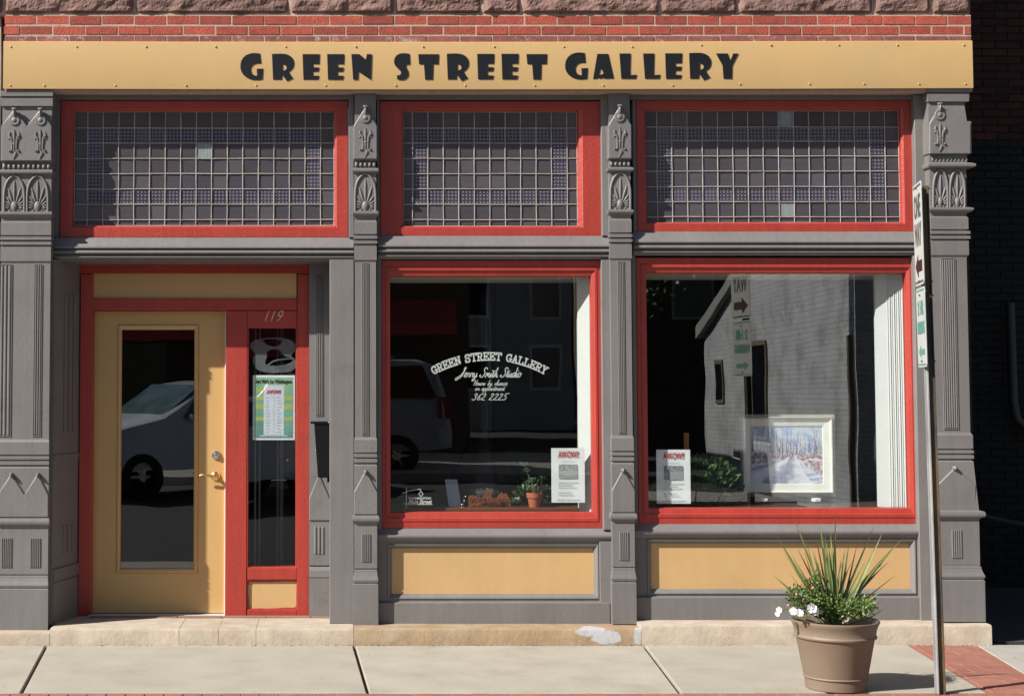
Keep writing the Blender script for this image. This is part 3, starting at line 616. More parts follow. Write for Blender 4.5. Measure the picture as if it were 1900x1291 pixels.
# left corner pillar and right corner pillar (double motifs, wider)
def corner_pillar(px0, px1, kd, xsg, xsp, flu, sl, sr, low, wave=True):
    dy = dyc(keys, kd); d = lambda y: y + dy(y)
    xa, xb = X(px0, 640, YL), X(px1, 640, YL)
    rows_ = prof_rows(dy, bot=1163)
    # stronger flare of the capital and foot, and three fillets at the very top
    ext = []
    for (y, p), (yo, _) in zip(rows_, prof_rows()):
        if sr > 1:
            if yo >= 1055: p += .018
            elif yo >= 955: p += .014
            elif yo >= 905: p += .010
            elif yo < 323 and yo > 230: p += .008
        ext.append((y, p))
    if sr > 1: ext = [e for e in ext]
    ext = ext[:-1] + [(d(196), -.010), (d(195), .006), (d(181), .008), (d(180), -.004), (d(178), -.004), (d(177), .010), (d(167), .012)]
    pil = ob('corner_pillar', MB().stack(xa, xb, YL, 0.34, [(Z(y, YL, (px0 + px1) / 2), p) for y, p in ext], sl=sl, sr=sr), 'grey', B)
    def u(px, py): return px + (X(px, 640, YL) - X(px, py, YL)) * 290
    Yf = YL
    up = .008 if sr > 1 else 0
    for g_ in xsg:
        rosette(pil, u(g_, 219), d(221), Yf - .014 - up, .026); trident(pil, u(g_, 265), d(238), d(293), Yf - .0155 - up, .9)
    if len(xsg) == 2:
        mx = (xsg[0] + xsg[1]) / 2
        gable2(pil, u(px0 + 1, 240), u(px1 - .5, 240), u(xsg[0], 220), u(xsg[1], 220), d(200), d(232), d(296), Yf - .002, .012, False)
    else:
        gable(pil, u(px0, 240), u(px1 + 5, 240), u(xsg[0], 220), d(202), d(238), d(297), Yf - .002 - up, .012, False)
    beads(pil, u(px0 + 2, 306), u(px1 - 1, 306), d(301), d(313), Yf + .012, 10)
    for a, b in xsp: palmette(pil, u(a, 360), u(b, 360), d(324), d(391), Yf + .007)
    for a, b, n_ in flu: sunk_panel(pil, u(a, 640), u(b, 640), d(488), d(806), Yf + .012, n_)
    for a, b, n_ in low: sunk_panel(pil, u(a, 1015), u(b, 1015), d(988), d(1045), Yf + .004 - (.014 if sr > 1 else 0), n_, False)
    if len(xsg) == 2:
        gable2(pil, u(px0 + 1, 920), u(px1 - .5, 920), u(xsg[0] + 2, 900), u(xsg[1] + 2, 900), d(873), d(912), d(954), Yf + .004, .011)
    else:
        gable(pil, u(px0, 920), u(px1, 920), u(xsg[0] + 14, 900), d(872), d(908), d(954), Yf + .003, .011)
    return pil
corner_pillar(-2, 93, [172, 303, 320, 394, 439, 815, 843, 962, 1066, 1090, 1170], (22, 71), ((3, 44), (46, 88)), ((-3, 22, 3), (62, 78, 3)), .4, .4, ((4, 28, 6), (57, 81, 6)))
corner_pillar(1731, 1804, [165, 289, 308, 386, 428, 802, 832, 948, 1048, 1073, 1152], (1752,), ((1736, 1765), (1767, 1797)), ((1748, 1776, 6),), .5, 1.6, ((1756, 1779, 5),))

# ---- deep wall behind everything: header, cornice rails
def grey(name, mb, label=None): return ob(name, mb, 'grey', B, label)
# frieze box under the sign board (in shade)
zt0 = Z(172, YB); z_h = Z(186, YR)
grey('sign_backing', MB().box(X(8, 120, YB), X(1803, 120, YB), YB + .022, .058, Z(132, YB), Z(80, YB)))
grey('header_beam', MB().box(X(93, 200, 0) , X(1720, 200, 0), 0.06, 0.4, z_h, Z(120, YR)))
def rail(px0, px1, y0, y1, yrim=None):
    # moulded cornice between upper and lower lights, rows y0 (top) to y1 (bottom)
    a, b = X(px0, y0, .03), X(px1, y0, .03); h = (y1 - y0); q = lambda t, Y: Z(y0 + h * t, Y, (px0 + px1) / 2)
    pts = [(.4, q(0, .06)), (.070, q(0, .07)), (.062, q(.06, .06)), (.030, q(.36, .03)), (.022, q(.40, .02)), (.022, q(.46, .02)), (.046, q(.48, .046)), (.046, q(.55, .04)), (.030, q(.57, .03)), (.024, q(.62, .03)), (.024, q(.68, .03)), (.032, q(.70, .03)), (.052, q(.72, .05)), (.052, q(.78, .05)), (.040, q(.80, .04)), (.036, q(.86, .04)), (.042, q(.92, .04)), (.058, q(.94, .06)), (.062, q(1, .06)), (.4, q(1, .06))]
    return grey('cornice_rail', MB().xprof(pts, a, b))
rail(90, 656, 441, 483); rail(701, 1133, 438, 481); rail(1175.5, 1722, 430, 474)

# ---- leaded transom windows
tile_me, dot_me, clr_me = [mesh_only('glass_tile', MB().rings([[(-.5, .6, -.5), (.5, .6, -.5), (.5, .6, .5), (-.5, .6, .5)], [(-.5, .05, -.5), (.5, .05, -.5), (.5, .05, .5), (-.5, .05, .5)], [(-.44, 0, -.44), (.44, 0, -.44), (.44, 0, .44), (-.44, 0, .44)]]), m) for m in ('tile', 'tile_dot', 'tile_clear')]
def transom(ro, gl, cols, rowsy, clear, patt_l, label):
    x0, x1, zb, zt = rect(ro[0], ro[1], ro[2], ro[3], YR); gx0, gx1, gzb, gzt = rect(gl[0], gl[1], gl[2], gl[3], YG)
    mb = MB()
    # unequal stiles: build the ring by hand
    def ring(t, y, extra=0): return [(x0 + (gx0 - x0) * t + extra, y, zb + (gzb - zb) * t + extra), (x1 + (gx1 - x1) * t - extra, y, zb + (gzb - zb) * t + extra), (x1 + (gx1 - x1) * t - extra, y, zt + (gzt - zt) * t - extra), (x0 + (gx0 - x0) * t + extra, y, zt + (gzt - zt) * t - extra)]
    mb.rings([ring(0, .3), ring(0, YR + .003), ring(0.0, YR, .003), ring(.80, YR), ring(.84, YR + .004), ring(.95, YR + .012), ring(1, YG - .006), ring(1, YG + .02)], cap0=False, cap1=False)
    wn = ob('transom_window', mb, 'red', B, label)
    # narrow grey casing round the frame
    cs = [X(cols[0], 310, YG)] if 0 else None
    xb = [X(c, 310, YG) for c in cols]; zb_ = [Z(r, YG, (gl[0] + gl[2]) / 2) for r in rowsy]
    nC, nR = len(xb) - 1, len(zb_) - 1
    for r in range(nR):
        for c in range(nC):
            dot = (r in (1, 5) and 1 <= c <= nC - 2) or (1 <= r <= 5 and c in (1, nC - 2))
            me = clr_me if (c, r) in clear else (dot_me if dot else tile_me)
            wx, hz = xb[c + 1] - xb[c] - .003, zb_[r] - zb_[r + 1] - .003
            inst('glass_tile', me, ((xb[c] + xb[c + 1]) / 2, YG + .0035 + random.uniform(-.0006, .0006), (zb_[r] + zb_[r + 1]) / 2), (wx, .006, hz), wn, (R(random.uniform(-1.6, 1.6)), 0, R(random.uniform(-1.4, 1.4))))
    mb = MB(); t = .0036
    def bar(a, b, yy):
        a = Vector(a); b = Vector(b); n_ = 7; pts = [a + (b - a) * k / n_ + Vector((random.uniform(-1, 1), 0, random.uniform(-1, 1))) * .0014 for k in range(n_ + 1)]
        mb.tube(pts, t, 6, .8)
    for i in range(0, nC + 1):
        bar((xb[i], YG - .0005, zb_[0]), (xb[i], YG - .0005, zb_[-1]), 0)
    for j in range(0, nR + 1):
        bar((xb[0], YG - .0012, zb_[j]), (xb[-1], YG - .0012, zb_[j]), 0)
    ob('lead_came', mb, 'came', wn, smooth=60)
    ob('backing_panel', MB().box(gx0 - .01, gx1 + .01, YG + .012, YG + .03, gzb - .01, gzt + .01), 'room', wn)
r1 = [208, 238, 266, 294.5, 322.7, 351, 379.5, 408, 419]
c1 = [138] + [162.5 + 28.83 * k for k in range(16)] + [620]
transom((112, 187, 646, 441), (138, 208, 620, 419), c1, r1, {(8, 2)}, True, 'leaded window over the door with one clear square')
c2 = [748] + [765.4 + 28.7 * k for k in range(11)] + [1071]
transom((705, 188, 1115, 439), (748, 208, 1071, 420), c2, r1[:-1] + [420], set(), True, 'narrower leaded window over the lettered shop window')
c3 = [1198] + [1219 + 28.25 * k for k in range(16)] + [1668]
r3 = [206, 236, 262, 290, 318, 346.5, 374.7, 402.6, 413.4]
transom((1181, 186, 1697, 431), (1198, 206, 1668, 413), c3, r3, {(9, 0), (9, 6)}, True, 'leaded window with two clear squares over the picture window')
# grey casing strips between pilasters and red frames
def casing(px0, px1, y0, y1, Y=0.075, Yb=.34): x0, x1, a, b = rect(px0, y0, px1, y1, Y); return grey('casing', MB().box(x0, x1, Y, Yb, a, b, .004))
casing(92, 111, 175, 441, .09); casing(647, 657, 175, 441, .05); casing(699, 704, 175, 438); casing(1116, 1134, 175, 438, .05); casing(1174, 1180.5, 175, 430); casing(1698, 1735, 175, 430, .03)
casing(699, 708, 481, 983, .075); casing(1117.5, 1136, 481, 983, .05); casing(1174, 1182, 474, 975, .075); casing(1702, 1738, 474, 1160, .03)

# ---- shop windows
def shop_window(ro, gl, label, tilt, name='shop_window'):
    x0, x1, zb, zt = rect(*ro, YR); gx0, gx1, gzb, gzt = rect(*gl, YG)
    mb = MB()
    def ring(t, y, e=0): return [(x0 + (gx0 - x0) * t + e, y, zb + (gzb - zb) * t + e), (x1 + (gx1 - x1) * t - e, y, zb + (gzb - zb) * t + e), (x1 + (gx1 - x1) * t - e, y, zt + (gzt - zt) * t - e), (x0 + (gx0 - x0) * t + e, y, zt + (gzt - zt) * t - e)]
    mb.rings([ring(0, .25), ring(0, YR + .003), ring(0, YR, .003), ring(.40, YR), ring(.44, YR - .004), ring(.62, YR - .004), ring(.66, YR + .004), ring(.96, YR + .012), ring(1, YG - .010), ring(1, YG + .02)], cap0=False, cap1=False)
    wn = ob(name, mb, 'red', B, label)
    ob('glass_pane', MB().add([(gx0 - .005, YG - tilt, gzb - .005), (gx1 + .005, YG - tilt, gzb - .005), (gx1 + .005, YG + tilt, gzt + .005), (gx0 - .005, YG + tilt, gzt + .005)], [(0, 1, 2, 3)]), 'glass', wn)
    return wn, (gx0, gx1, gzb, gzt)
W2, g2 = shop_window((708.5, 483, 1117, 980), (724, 514, 1096, 949), 'red framed shop window with white arched lettering', -.007)
W3, g3 = shop_window((1182.5, 478, 1701, 973), (1200, 508, 1681, 941), 'widest red framed shop window, with a painting inside', .004)
# display bays: white cheeks and soffit, a floor at sill height
YI = 0.76
def bay(g, lpx, cheek='white_reveal'):
    x0, x1, zb, zt = g
    lft = X(lpx, 730, .25)
    ob('display_bay_jamb', MB().zprof([(x1 + .012, YG + .024), (lft, .235), (lft, .27), (x1 + .03, .27)], zb - .01, zt + .002), cheek, B)
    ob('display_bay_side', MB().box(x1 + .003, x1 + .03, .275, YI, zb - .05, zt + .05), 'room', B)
    ob('display_bay_side', MB().box(x0 - .03, x0 - .003, YG + .022, YI, zb - .05, zt + .05), cheek, B)
    ob('display_bay_soffit', MB().box(x0, x1, YG + .022, YI, zt + .003, zt + .03), 'ceil', B)
    ob('display_bay_floor', MB().box(x0, x1, YG + .022, YI, zb - .03, zb - .004), 'roomfloor', B)
bay(g2, 1072); bay(g3, 1626)
# vertical ridges of the white curtain against the right cheek of the wide bay
mb = MB(); x1 = g3[1]
xj0, xj1 = X(1648, 730, .2), g3[1] + .004
for k in range(8):
    a = xj0 + (xj1 - xj0) * k / 8; b = a + (xj1 - xj0) / 8 * .62; ya_ = .235 - (a - X(1626, 730, .25)) / (g3[1] + .012 - X(1626, 730, .25)) * (.235 - YG - .024) - .004 - .003 * (k % 2)
    mb.zprof([(a, ya_ + .012), (a + .002, ya_), (b - .002, ya_ - .004), (b, ya_ + .012)], g3[2], g3[3] - .004)
cur = tag(ob('side_curtain', mb, 'white_reveal'), 'white ribbed board lining right cheek of wide shop window', 'panelling')

# sills, stall risers
def sill(px0, px1, y0, y1):
    a, b = X(px0, y0, .02), X(px1, y0, .02); q = lambda t, Y: Z(y0 + (y1 - y0) * t, Y, (px0 + px1) / 2)
    pts = [(.34, q(0, .08)), (.084, q(0, .08)), (.050, q(.42, .05)), (.042, q(.48, .04)), (.038, q(.60, .04)), (.041, q(.74, .04)), (.052, q(.80, .05)), (.056, q(.86, .055)), (.062, q(1, .06)), (.34, q(1, .06))]
    grey('window_sill', MB().xprof(pts, a, b))
sill(700.5, 1135, 980, 1004); sill(1175.5, 1720, 972, 997)
def riser(px0, px1, yt, yb, c, ypl):
    Y = .07; x0, x1, z0, z1 = rect(px0, yt, px1, yb, Y)
    cx0, cx1, cz0, cz1 = rect(*c, Y + .025)
    mb = MB(); r_ = lambda a0, a1, b0, b1, y: [(a0, y, b0), (a1, y, b0), (a1, y, b1), (a0, y, b1)]
    m_ = .030
    mb.rings([r_(x0, x1, z0, z1, .34), r_(x0, x1, z0, z1, Y), r_(cx0 - m_, cx1 + m_, cz0 - m_, cz1 + m_, Y), r_(cx0 - m_ + .003, cx1 + m_ - .003, cz0 - m_ + .003, cz1 + m_ - .003, Y - .007), r_(cx0 - m_ + .010, cx1 + m_ - .010, cz0 - m_ + .010, cz1 + m_ - .010, Y - .005), r_(cx0 - .004, cx1 + .004, cz0 - .004, cz1 + .004, Y + .014), r_(cx0, cx1, cz0, cz1, Y + .026)], cap0=False, cap1=False)
    fr = grey('stall_riser', mb)
    ob('cream_panel', MB().box(cx0 - .003, cx1 + .003, Y + .024, Y + .04, cz0 - .003, cz1 + .003), 'cream', fr)
    a, b, pz0, pz1 = rect(px0, ypl, px1, 1166, .055)
    q = [(.066, pz0), (.048, pz0), (.048, pz1 - .004), (.052, pz1), (.066, pz1 + .004)]
    grey('plinth', MB().xprof([(.30, pz0), (.048, pz0), (.048, pz1 - .004), (.052, pz1), (.069, pz1 + .004), (.30, pz1 + .004)], a, b))
riser(700.5, 1131, 1003, 1166, (727, 1017, 1101, 1101), 1117); riser(1175.5, 1722, 996, 1166, (1208, 1008, 1688, 1092), 1107)
# end stile strips of the risers
casing(1113, 1137, 1004, 1163, .052); 

# ---- step stones under the front
def stone(px0, px1, ytop, m, z0=-0.05, yf=YSTEP, yb=.5, lab=None):
    a, b = X(px0, 1180, yf), X(px1, 1180, yf); zt = Z(ytop, yf, (px0 + px1) / 2)
    nx = max(4, int((b - a) / .05)); rg = []
    for i in range(nx + 1):
        x = a + .0012 + (b - a - .0024) * i / nx; w1 = .005 * noise.noise(Vector((x * 5, 1, 0))); w2 = .007 * noise.noise(Vector((x * 9, 2, 0)))
        rg.append([(x, yf + w2 * .5, z0), (x, yf + w2, zt - .016 + w1), (x, yf + .006 + w2, zt - .005 + w1 * .6), (x, yf + .02, zt + w1 * .3), (x, yb, zt), (x, yb, z0)])
    return ob('step_stone', MB().rings(rg), m, B, lab, smooth=35)
s0 = stone(-60, 92, 1173, 'step'); stone(92, 332, 1166, 'step'); stone(332, 405, 1166.3, 'step'); stone(405, 475, 1165.8, 'step'); stone(475, 656, 1166, 'step')
stone(656, 1190, 1166, 'step_tan'); stone(1190, 1530, 1159, 'step'); stone(1530, 1841, 1159, 'step')
# cement patch near the second pilaster
# grey cement smear with its own outline on the tan stone
def smear(m, spots, col):
    n = m.node_tree; b = n.nodes['Principled BSDF']; g = n.nodes.new('ShaderNodeNewGeometry'); out = b.inputs['Base Color'].links[0].from_socket
    nz = n.nodes.new('ShaderNodeTexNoise'); nz.inputs['Scale'].default_value = 16; nz.inputs['Detail'].default_value = 5; n.links.new(g.outputs['Position'], nz.inputs['Vector'])
    for c, sx, sz in spots:
        d = n.nodes.new('ShaderNodeVectorMath'); d.operation = 'SUBTRACT'; n.links.new(g.outputs['Position'], d.inputs[0]); d.inputs[1].default_value = c
        k = n.nodes.new('ShaderNodeVectorMath'); k.operation = 'MULTIPLY'; n.links.new(d.outputs[0], k.inputs[0]); k.inputs[1].default_value = (1 / sx, 8, 1 / sz)
        l = n.nodes.new('ShaderNodeVectorMath'); l.operation = 'LENGTH'; n.links.new(k.outputs[0], l.inputs[0])
        a = n.nodes.new('ShaderNodeMath'); a.operation = 'MULTIPLY_ADD'; n.links.new(nz.outputs[0], a.inputs[0]); a.inputs[1].default_value = 1.3; n.links.new(l.outputs['Value'], a.inputs[2])
        r = n.nodes.new('ShaderNodeMapRange'); n.links.new(a.outputs[0], r.inputs[0]); r.inputs[1].default_value = 1.75; r.inputs[2].default_value = 1.6; 
        x = n.nodes.new('ShaderNodeMix'); x.data_type = 'RGBA'; n.links.new(r.outputs[0], x.inputs[0]); n.links.new(out, x.inputs[6]); x.inputs[7].default_value = col; out = x.outputs[2]
    n.links.new(out, b.inputs['Base Color'])
smear(M['step_tan'], [(tuple(at(1126, 1182, YSTEP)), .085, .04), (tuple(at(1096, 1170, YSTEP)), .09, .03), (tuple(at(1186, 1178, YSTEP)), .03, .05)], (.335, .335, .345, 1))

# ---- door recess
YD, YS = .46, .38
# recess floor: stone in front, brown tiles along the door line
fz = Z(1166, YSTEP, 400)
# left splayed cheek, fluted, in shade
def cheek():
    pa, pb = at(99, 800, .0), at(147, 800, .40); zb_, zt_ = fz, Z(483, .06, 300)
    mb = MB(); mb.zprof([(pa.x, pa.y), (pb.x, pb.y), (pb.x - .3, pb.y + .02), (pa.x - .2, pa.y + .02)], zb_, zt_)
    o = grey('recess_cheek', mb)
    d = (pb - pa); d.z = 0; n_ = Vector((d.y, -d.x, 0)).normalized()
    def strip(t0, t1, za, zc, pr, nm='cheek_moulding'):
        m2 = MB()
        a = pa + d * t0; b = pa + d * t1
        m2.rings([[(a.x, a.y, za), (b.x, b.y, za), (b.x, b.y, zc), (a.x, a.y, zc)], [(a.x + n_.x * pr, a.y + n_.y * pr, za), (b.x + n_.x * pr, b.y + n_.y * pr, za), (b.x + n_.x * pr, b.y + n_.y * pr, zc), (a.x + n_.x * pr, a.y + n_.y * pr, zc)]]); ob(nm, m2, 'grey', o)
    for k in range(3): strip(.38 + .17 * k, .46 + .17 * k, Z(1025, .2), Z(975, .2), .008, 'cheek_rib'); strip(.36 + .17 * k, .48 + .17 * k, Z(800, .2), Z(545, .2), .008, 'cheek_rib')
    strip(.02, .99, Z(1070, .2), Z(1050, .2), .012); strip(.02, .99, fz, Z(1075, .2), .006); strip(.02, .99, Z(850, .2), Z(842, .2), .008)
cheek()
# right half pilaster, set back, and plain post in front of it
YH = .33
x0, x1, zb, zt = rect(573.5, 483, 616, 1166, YH)
zt = Z(470, .06, 590); zb = fz
hp = grey('half_pilaster', MB().stack(x0, x1, YH, .5, [(zb, .004), (Z(1072, YH), .004), (Z(1070, YH), .008), (Z(1058, YH), .004), (Z(1052, YH), -.004), (Z(1050, YH), -.010), (Z(1048, YH), 0), (zt, 0)], sl=0, sr=0))
sunk_panel(hp, 586, 600, 510, 772, YH, 3); sunk_panel(hp, 580, 604, 974, 1030, YH, 3, False)
gable(hp, 573.5, 612, 592, 880, 925, 965, YH, .008, False)
xp0, xp1, _, _ = rect(611.5, 483, 657, 1160, .045)
grey('plain_post', MB().box(xp0, xp1, .045, .5, fz, Z(480, .06, 630), .004))
# recess soffit
grey('recess_soffit', MB().box(X(96, 480, .1), xp0, .058, .55, Z(483, .062, 300) - .002, Z(483, .062, 300) + .06))
# red door frame built from members butted end to end
def rb(name, px0, y0, px1, y1, Y=YS, m='red', par=None, yb=.52, c=.003): x0, x1, a, b = rect(px0, y0, px1, y1, Y); return ob(name, MB().box(x0, x1, Y, yb, a, b, c), m, par or B)
zth = Z(1147, YS, 300)
FRM = rb('door_frame', 147, 480, 574, 507.5)
rb('frame_stile', 147, 508.5, 170.5, 1147, par=FRM); rb('frame_stile', 551.5, 508.5, 573.8, 1147, par=FRM)
rb('frame_rail', 171.5, 554, 551, 575.5, par=FRM); rb('frame_stile', 418.5, 576.5, 458, 1147, par=FRM)
rb('frame_rail', 459, 576.5, 551, 607, par=FRM); rb('frame_rail', 459, 1053, 551, 1075, par=FRM); rb('frame_rail', 459, 1130.5, 551, 1147, par=FRM)
for q in ((171.5, 508, 551, 554), (459, 1075, 551, 1130)):
    x0, x1, a, b = rect(*q, YS + .02)
    p = ob('cream_panel', MB().box(x0 + .003, x1 - .003, YS + .02, YS + .035, a, b), 'cream', FRM)
# rough painted edge round the small panel
pts = [(458, 1074), (552, 1074), (552, 1131), (458, 1131)]; hole = []
for (a, b, n_) in (((465, 1080), (546, 1077), 6), ((551, 1083), (551, 1124), 4), ((546, 1127), (466, 1128), 6), ((461, 1122), (460, 1086), 4)):
    for k in range(n_): t = k / (n_ - 1); hole.append((a[0] + (b[0] - a[0]) * t + random.uniform(-1, 1), a[1] + (b[1] - a[1]) * t + random.uniform(-1, 1)))
ob('panel_bead', poly_mb([pts, hole], lambda u, v: tuple(at(u, v, YS + .015)), .006), 'red', FRM)
# sidelight glass
x0, x1, a, b = rect(459, 607, 551, 1053, YS + .02)
ob('sidelight_glass', MB().add([(x0, YS + .02, a), (x1, YS + .02, a), (x1, YS + .021, b), (x0, YS + .021, b)], [(0, 1, 2, 3)]), 'glass_side', FRM)
mb = MB().frame(x0, x1, a, b, [(0, YS + .002), (.004, YS + .002), (.009, YS + .018)]); ob('glazing_bead', mb, 'red', FRM)
# distorted car reflection painted as a flat hourglass shape behind the sidelight
def hourglass(sc):
    pts = []
    for k in range(40):
        t = 2 * math.pi * k / 40; yy = -math.cos(t); wdt = (38 if yy < 0 else 36) * sc * abs(math.sin(t)) ** .55 * (1 - .28 * math.exp(-(yy * 3.2 + .5) ** 2))
        pts.append((505 + math.copysign(wdt, math.sin(t)), 658 + yy * 32 * sc))
    return pts
h1 = [(482, 632), (505, 629), (530, 633), (522, 642), (505, 645), (490, 641)]; h2 = [(488, 652), (505, 650), (523, 653), (524, 668), (545, 678), (520, 684), (490, 682), (482, 668)]
zp = lambda l: [(430 + a / 3.795, 560 + b / 3.795) for a, b in l]
hg = zp([(128, 310), (140, 285), (165, 268), (220, 257), (290, 252), (350, 254), (410, 266), (445, 290), (456, 318), (448, 345), (425, 368), (418, 384), (440, 398), (456, 425), (452, 462), (425, 486), (370, 497), (300, 500), (230, 496), (185, 480), (158, 452), (146, 415), (152, 385), (166, 370), (150, 345), (134, 328)])
h1 = zp([(212, 268), (250, 262), (300, 261), (357, 272), (345, 298), (318, 312), (285, 314), (250, 304)])
h2 = zp([(250, 350), (268, 338), (295, 333), (325, 336), (345, 348), (358, 370), (380, 386), (430, 392), (380, 397), (320, 403), (285, 414), (262, 432), (240, 445), (236, 425), (245, 395)])
h3 = zp([(262, 448), (290, 424), (340, 411), (400, 404), (436, 404), (420, 424), (380, 440), (320, 450)])
ob('painted_reflection', poly_mb([hg, h1, h2, h3], lambda u, v: tuple(at(u, v, YS + .028)), .001), 'reflection_tone', FRM)

# house number
num = MB()
for k, (ch, px) in enumerate((('1', 492), ('1', 503), ('9', 516))):
    c = at(px, 596, YS - .001); t = text_mb(ch, c.x, c.z, YS - .0015 - k * .0001, .105, shear=.45, off=-.0012, wide=.8); num.add(t.v, t.f)
ob('house_number', num, 'gold', FRM)
# door
x0, x1, zb, zt = rect(172.5, 577, 417.5, 1137, YD)
mb = MB(); gx0, gx1, gz0, gz1 = rect(225, 612, 360, 1054, YD + .01); bx0, bx1, bz0, bz1 = rect(217, 602, 368, 1063, YD)
r_ = lambda a0, a1, b0, b1, y: [(a0, y, b0), (a1, y, b0), (a1, y, b1), (a0, y, b1)]
mb.rings([r_(x0, x1, zb, zt, YD + .044), r_(x0, x1, zb, zt, YD + .003), r_(x0 + .003, x1 - .003, zb + .003, zt - .003, YD), r_(bx0, bx1, bz0, bz1, YD), r_(bx0 + .001, bx1 - .001, bz0 + .001, bz1 - .001, YD + .002)], cap0=False, cap1=False)
DOOR = ob('door', mb, 'cream_door', B)
mb = MB().rings([r_(bx0 + .001, bx1 - .001, bz0 + .001, bz1 - .001, YD + .003), r_(bx0 + .004, bx1 - .004, bz0 + .004, bz1 - .004, YD - .008), r_(bx0 + .014, bx1 - .014, bz0 + .014, bz1 - .014, YD - .010), r_(gx0 - .004, gx1 + .004, gz0 - .004, gz1 + .004, YD - .002), r_(gx0, gx1, gz0, gz1, YD + .006), r_(gx0, gx1, gz0, gz1, YD + .02)], cap0=False, cap1=False)
ob('glazing_bead', mb, 'cream_door', DOOR)
ob('door_glass', MB().add([(gx0, YD + .019, gz0), (gx1, YD + .019, gz0), (gx1, YD + .008, gz1), (gx0, YD + .008, gz1)], [(0, 1, 2, 3)]), 'glass', DOOR)
c = at(401, 844, YD); mb = MB().lathe([(.030, -.002), (.030, .006), (.026, .012), (.018, .013), (.017, .022), (.006, .026)], (c.x, YD, c.z), 24, 'y'); ob('deadbolt', mb, 'silver', DOOR, smooth=40)
c = at(400, 883, YD)
mb = MB().lathe([(.031, -.002), (.031, .005), (.026, .011), (.013, .014), (.011, .05), (.015, .056), (.006, .060)], (c.x, YD, c.z), 24, 'y')
mb.tube([(c.x, YD - .048, c.z), (c.x - .03, YD - .052, c.z + .002), (c.x - .06, YD - .054, c.z + .012), (c.x - .085, YD - .052, c.z + .012), (c.x - .1, YD - .050, c.z + .006)], [.011, .009, .0075, .007, .005], 10)
ob('lever_handle', mb, 'brass', DOOR, smooth=50)
# white edge strip of the weather seal at the latch side
xs_ = X(417.2, 850, YD - .01); ob('weather_strip', MB().box(xs_ - .002, xs_ + .004, YD - .012, YD + .01, zb, zt), 'frame_white', FRM)
ob('threshold', MB().xprof([(.60, fz), (.36, fz), (.37, fz + .008), (.42, Z(1138, YD)), (.60, Z(1138, YD))], X(166, 1140, .4), X(418, 1140, .4)), 'threshold', B)
tl_me = mesh_only('floor_tile', MB().rings([[(-.5, -.5, -1), (.5, -.5, -1), (.5, .5, -1), (-.5, .5, -1)], [(-.5, -.5, -.1), (.5, -.5, -.1), (.5, .5, -.1), (-.5, .5, -.1)], [(-.49, -.47, 0), (.49, -.47, 0), (.49, .47, 0), (-.49, .47, 0)]]), 'floor_tile')
xa = X(166, 1150, .34)
for k in range(7):
    wd = .29; inst('floor_tile', tl_me, (xa + wd * (k + .5), .325, fz + .008), (wd - .006, .068, .012), B)

# mailbox on the cheek of the plain post
xm = xp0; Ym0, Ym1 = .10, .24
def mp(px, py): return at(px, py, Ym0).x, at(px, py, Ym0).z
xt, zt_ = mp(583, 786); xb_, zb_ = mp(590, 886)
MBX = thing('mailbox', 'black metal letter box hung on the post right of the door', 'mailbox', (xm, (Ym0 + Ym1) / 2, zb_))
ob('box_body', MB().rings([[(xb_, Ym0, zb_), (xm, Ym0, zb_), (xm, Ym1, zb_), (xb_, Ym1, zb_)], [(xt, Ym0, zt_), (xm, Ym0, zt_), (xm, Ym1, zt_), (xt, Ym1, zt_)]]), 'mailbox', MBX)
xl_ = mp(576, 780)[0]; ob('box_lid', MB().box(xl_, xm, Ym0 - .006, Ym1 + .006, zt_, zt_ + .013), 'mailbox', MBX)
ob('bracket', MB().box(xm - .016, xm - .001, Ym0 + .02, Ym0 + .05, zb_ - .03, zb_), 'mailbox', MBX)
mb = MB().blob((mp(586, 836)[0] - .002, Ym0 + .05, mp(586, 836)[1]), .006, .008, .006, 0, 8, 3).blob((xm - .006, Ym0 - .008, zt_ + .008), .004, .004, .004, 0, 8, 3); ob('box_lock', mb, 'silver', MBX, smooth=True)

# ================================================================== SIGN BOARD
xa, xb = X(6, 120, YB), X(1805, 120, YB); za, zb = Z(165, YB), Z(77, YB)
SGN = thing('shop_sign', 'long cream sign board with black GREEN STREET GALLERY lettering above the windows', 'sign', ((xa + xb) / 2, YB, za))
rg = []
for i in range(61):
    x = xa + (xb - xa) * i / 60; wv = .0022 * noise.noise(Vector((x * 1.6, 5, 0))); dz = .004 * math.sin(math.pi * i / 60) * -1 + .010 * max(0, (i / 60 - .45)) ** 1.3
    rg.append([(x, YB + .02, za + dz + .001), (x, YB + wv + .001, za + dz), (x, YB + wv, za + dz + .003), (x, YB + wv, zb + dz - .003), (x, YB + wv + .004, zb + dz), (x, YB + .02, zb + dz)])
ob('board', MB().rings(rg), 'board', SGN, smooth=35)
riv = mesh_only('rivet', MB().blob((0, 0, 0), .0068, .005, .0068, 0, 8, 3), 'rivet')
tops = [20, 142, 271, 400, 530, 660, 785, 917, 1046, 1173, 1301, 1430, 1556, 1665, 1788]; bots = [19, 82, 214, 345, 475, 604, 734, 863, 992, 1119, 1248, 1373, 1502, 1603, 1705, 1791]
for lst, yy in ((tops, 87), (bots, 159)):
    for q in lst:
        c = at(q, yy - (3 if q > 1300 else 0), YB); inst('rivet', riv, (c.x, YB - .0015, c.z), (1, 1, 1), SGN)
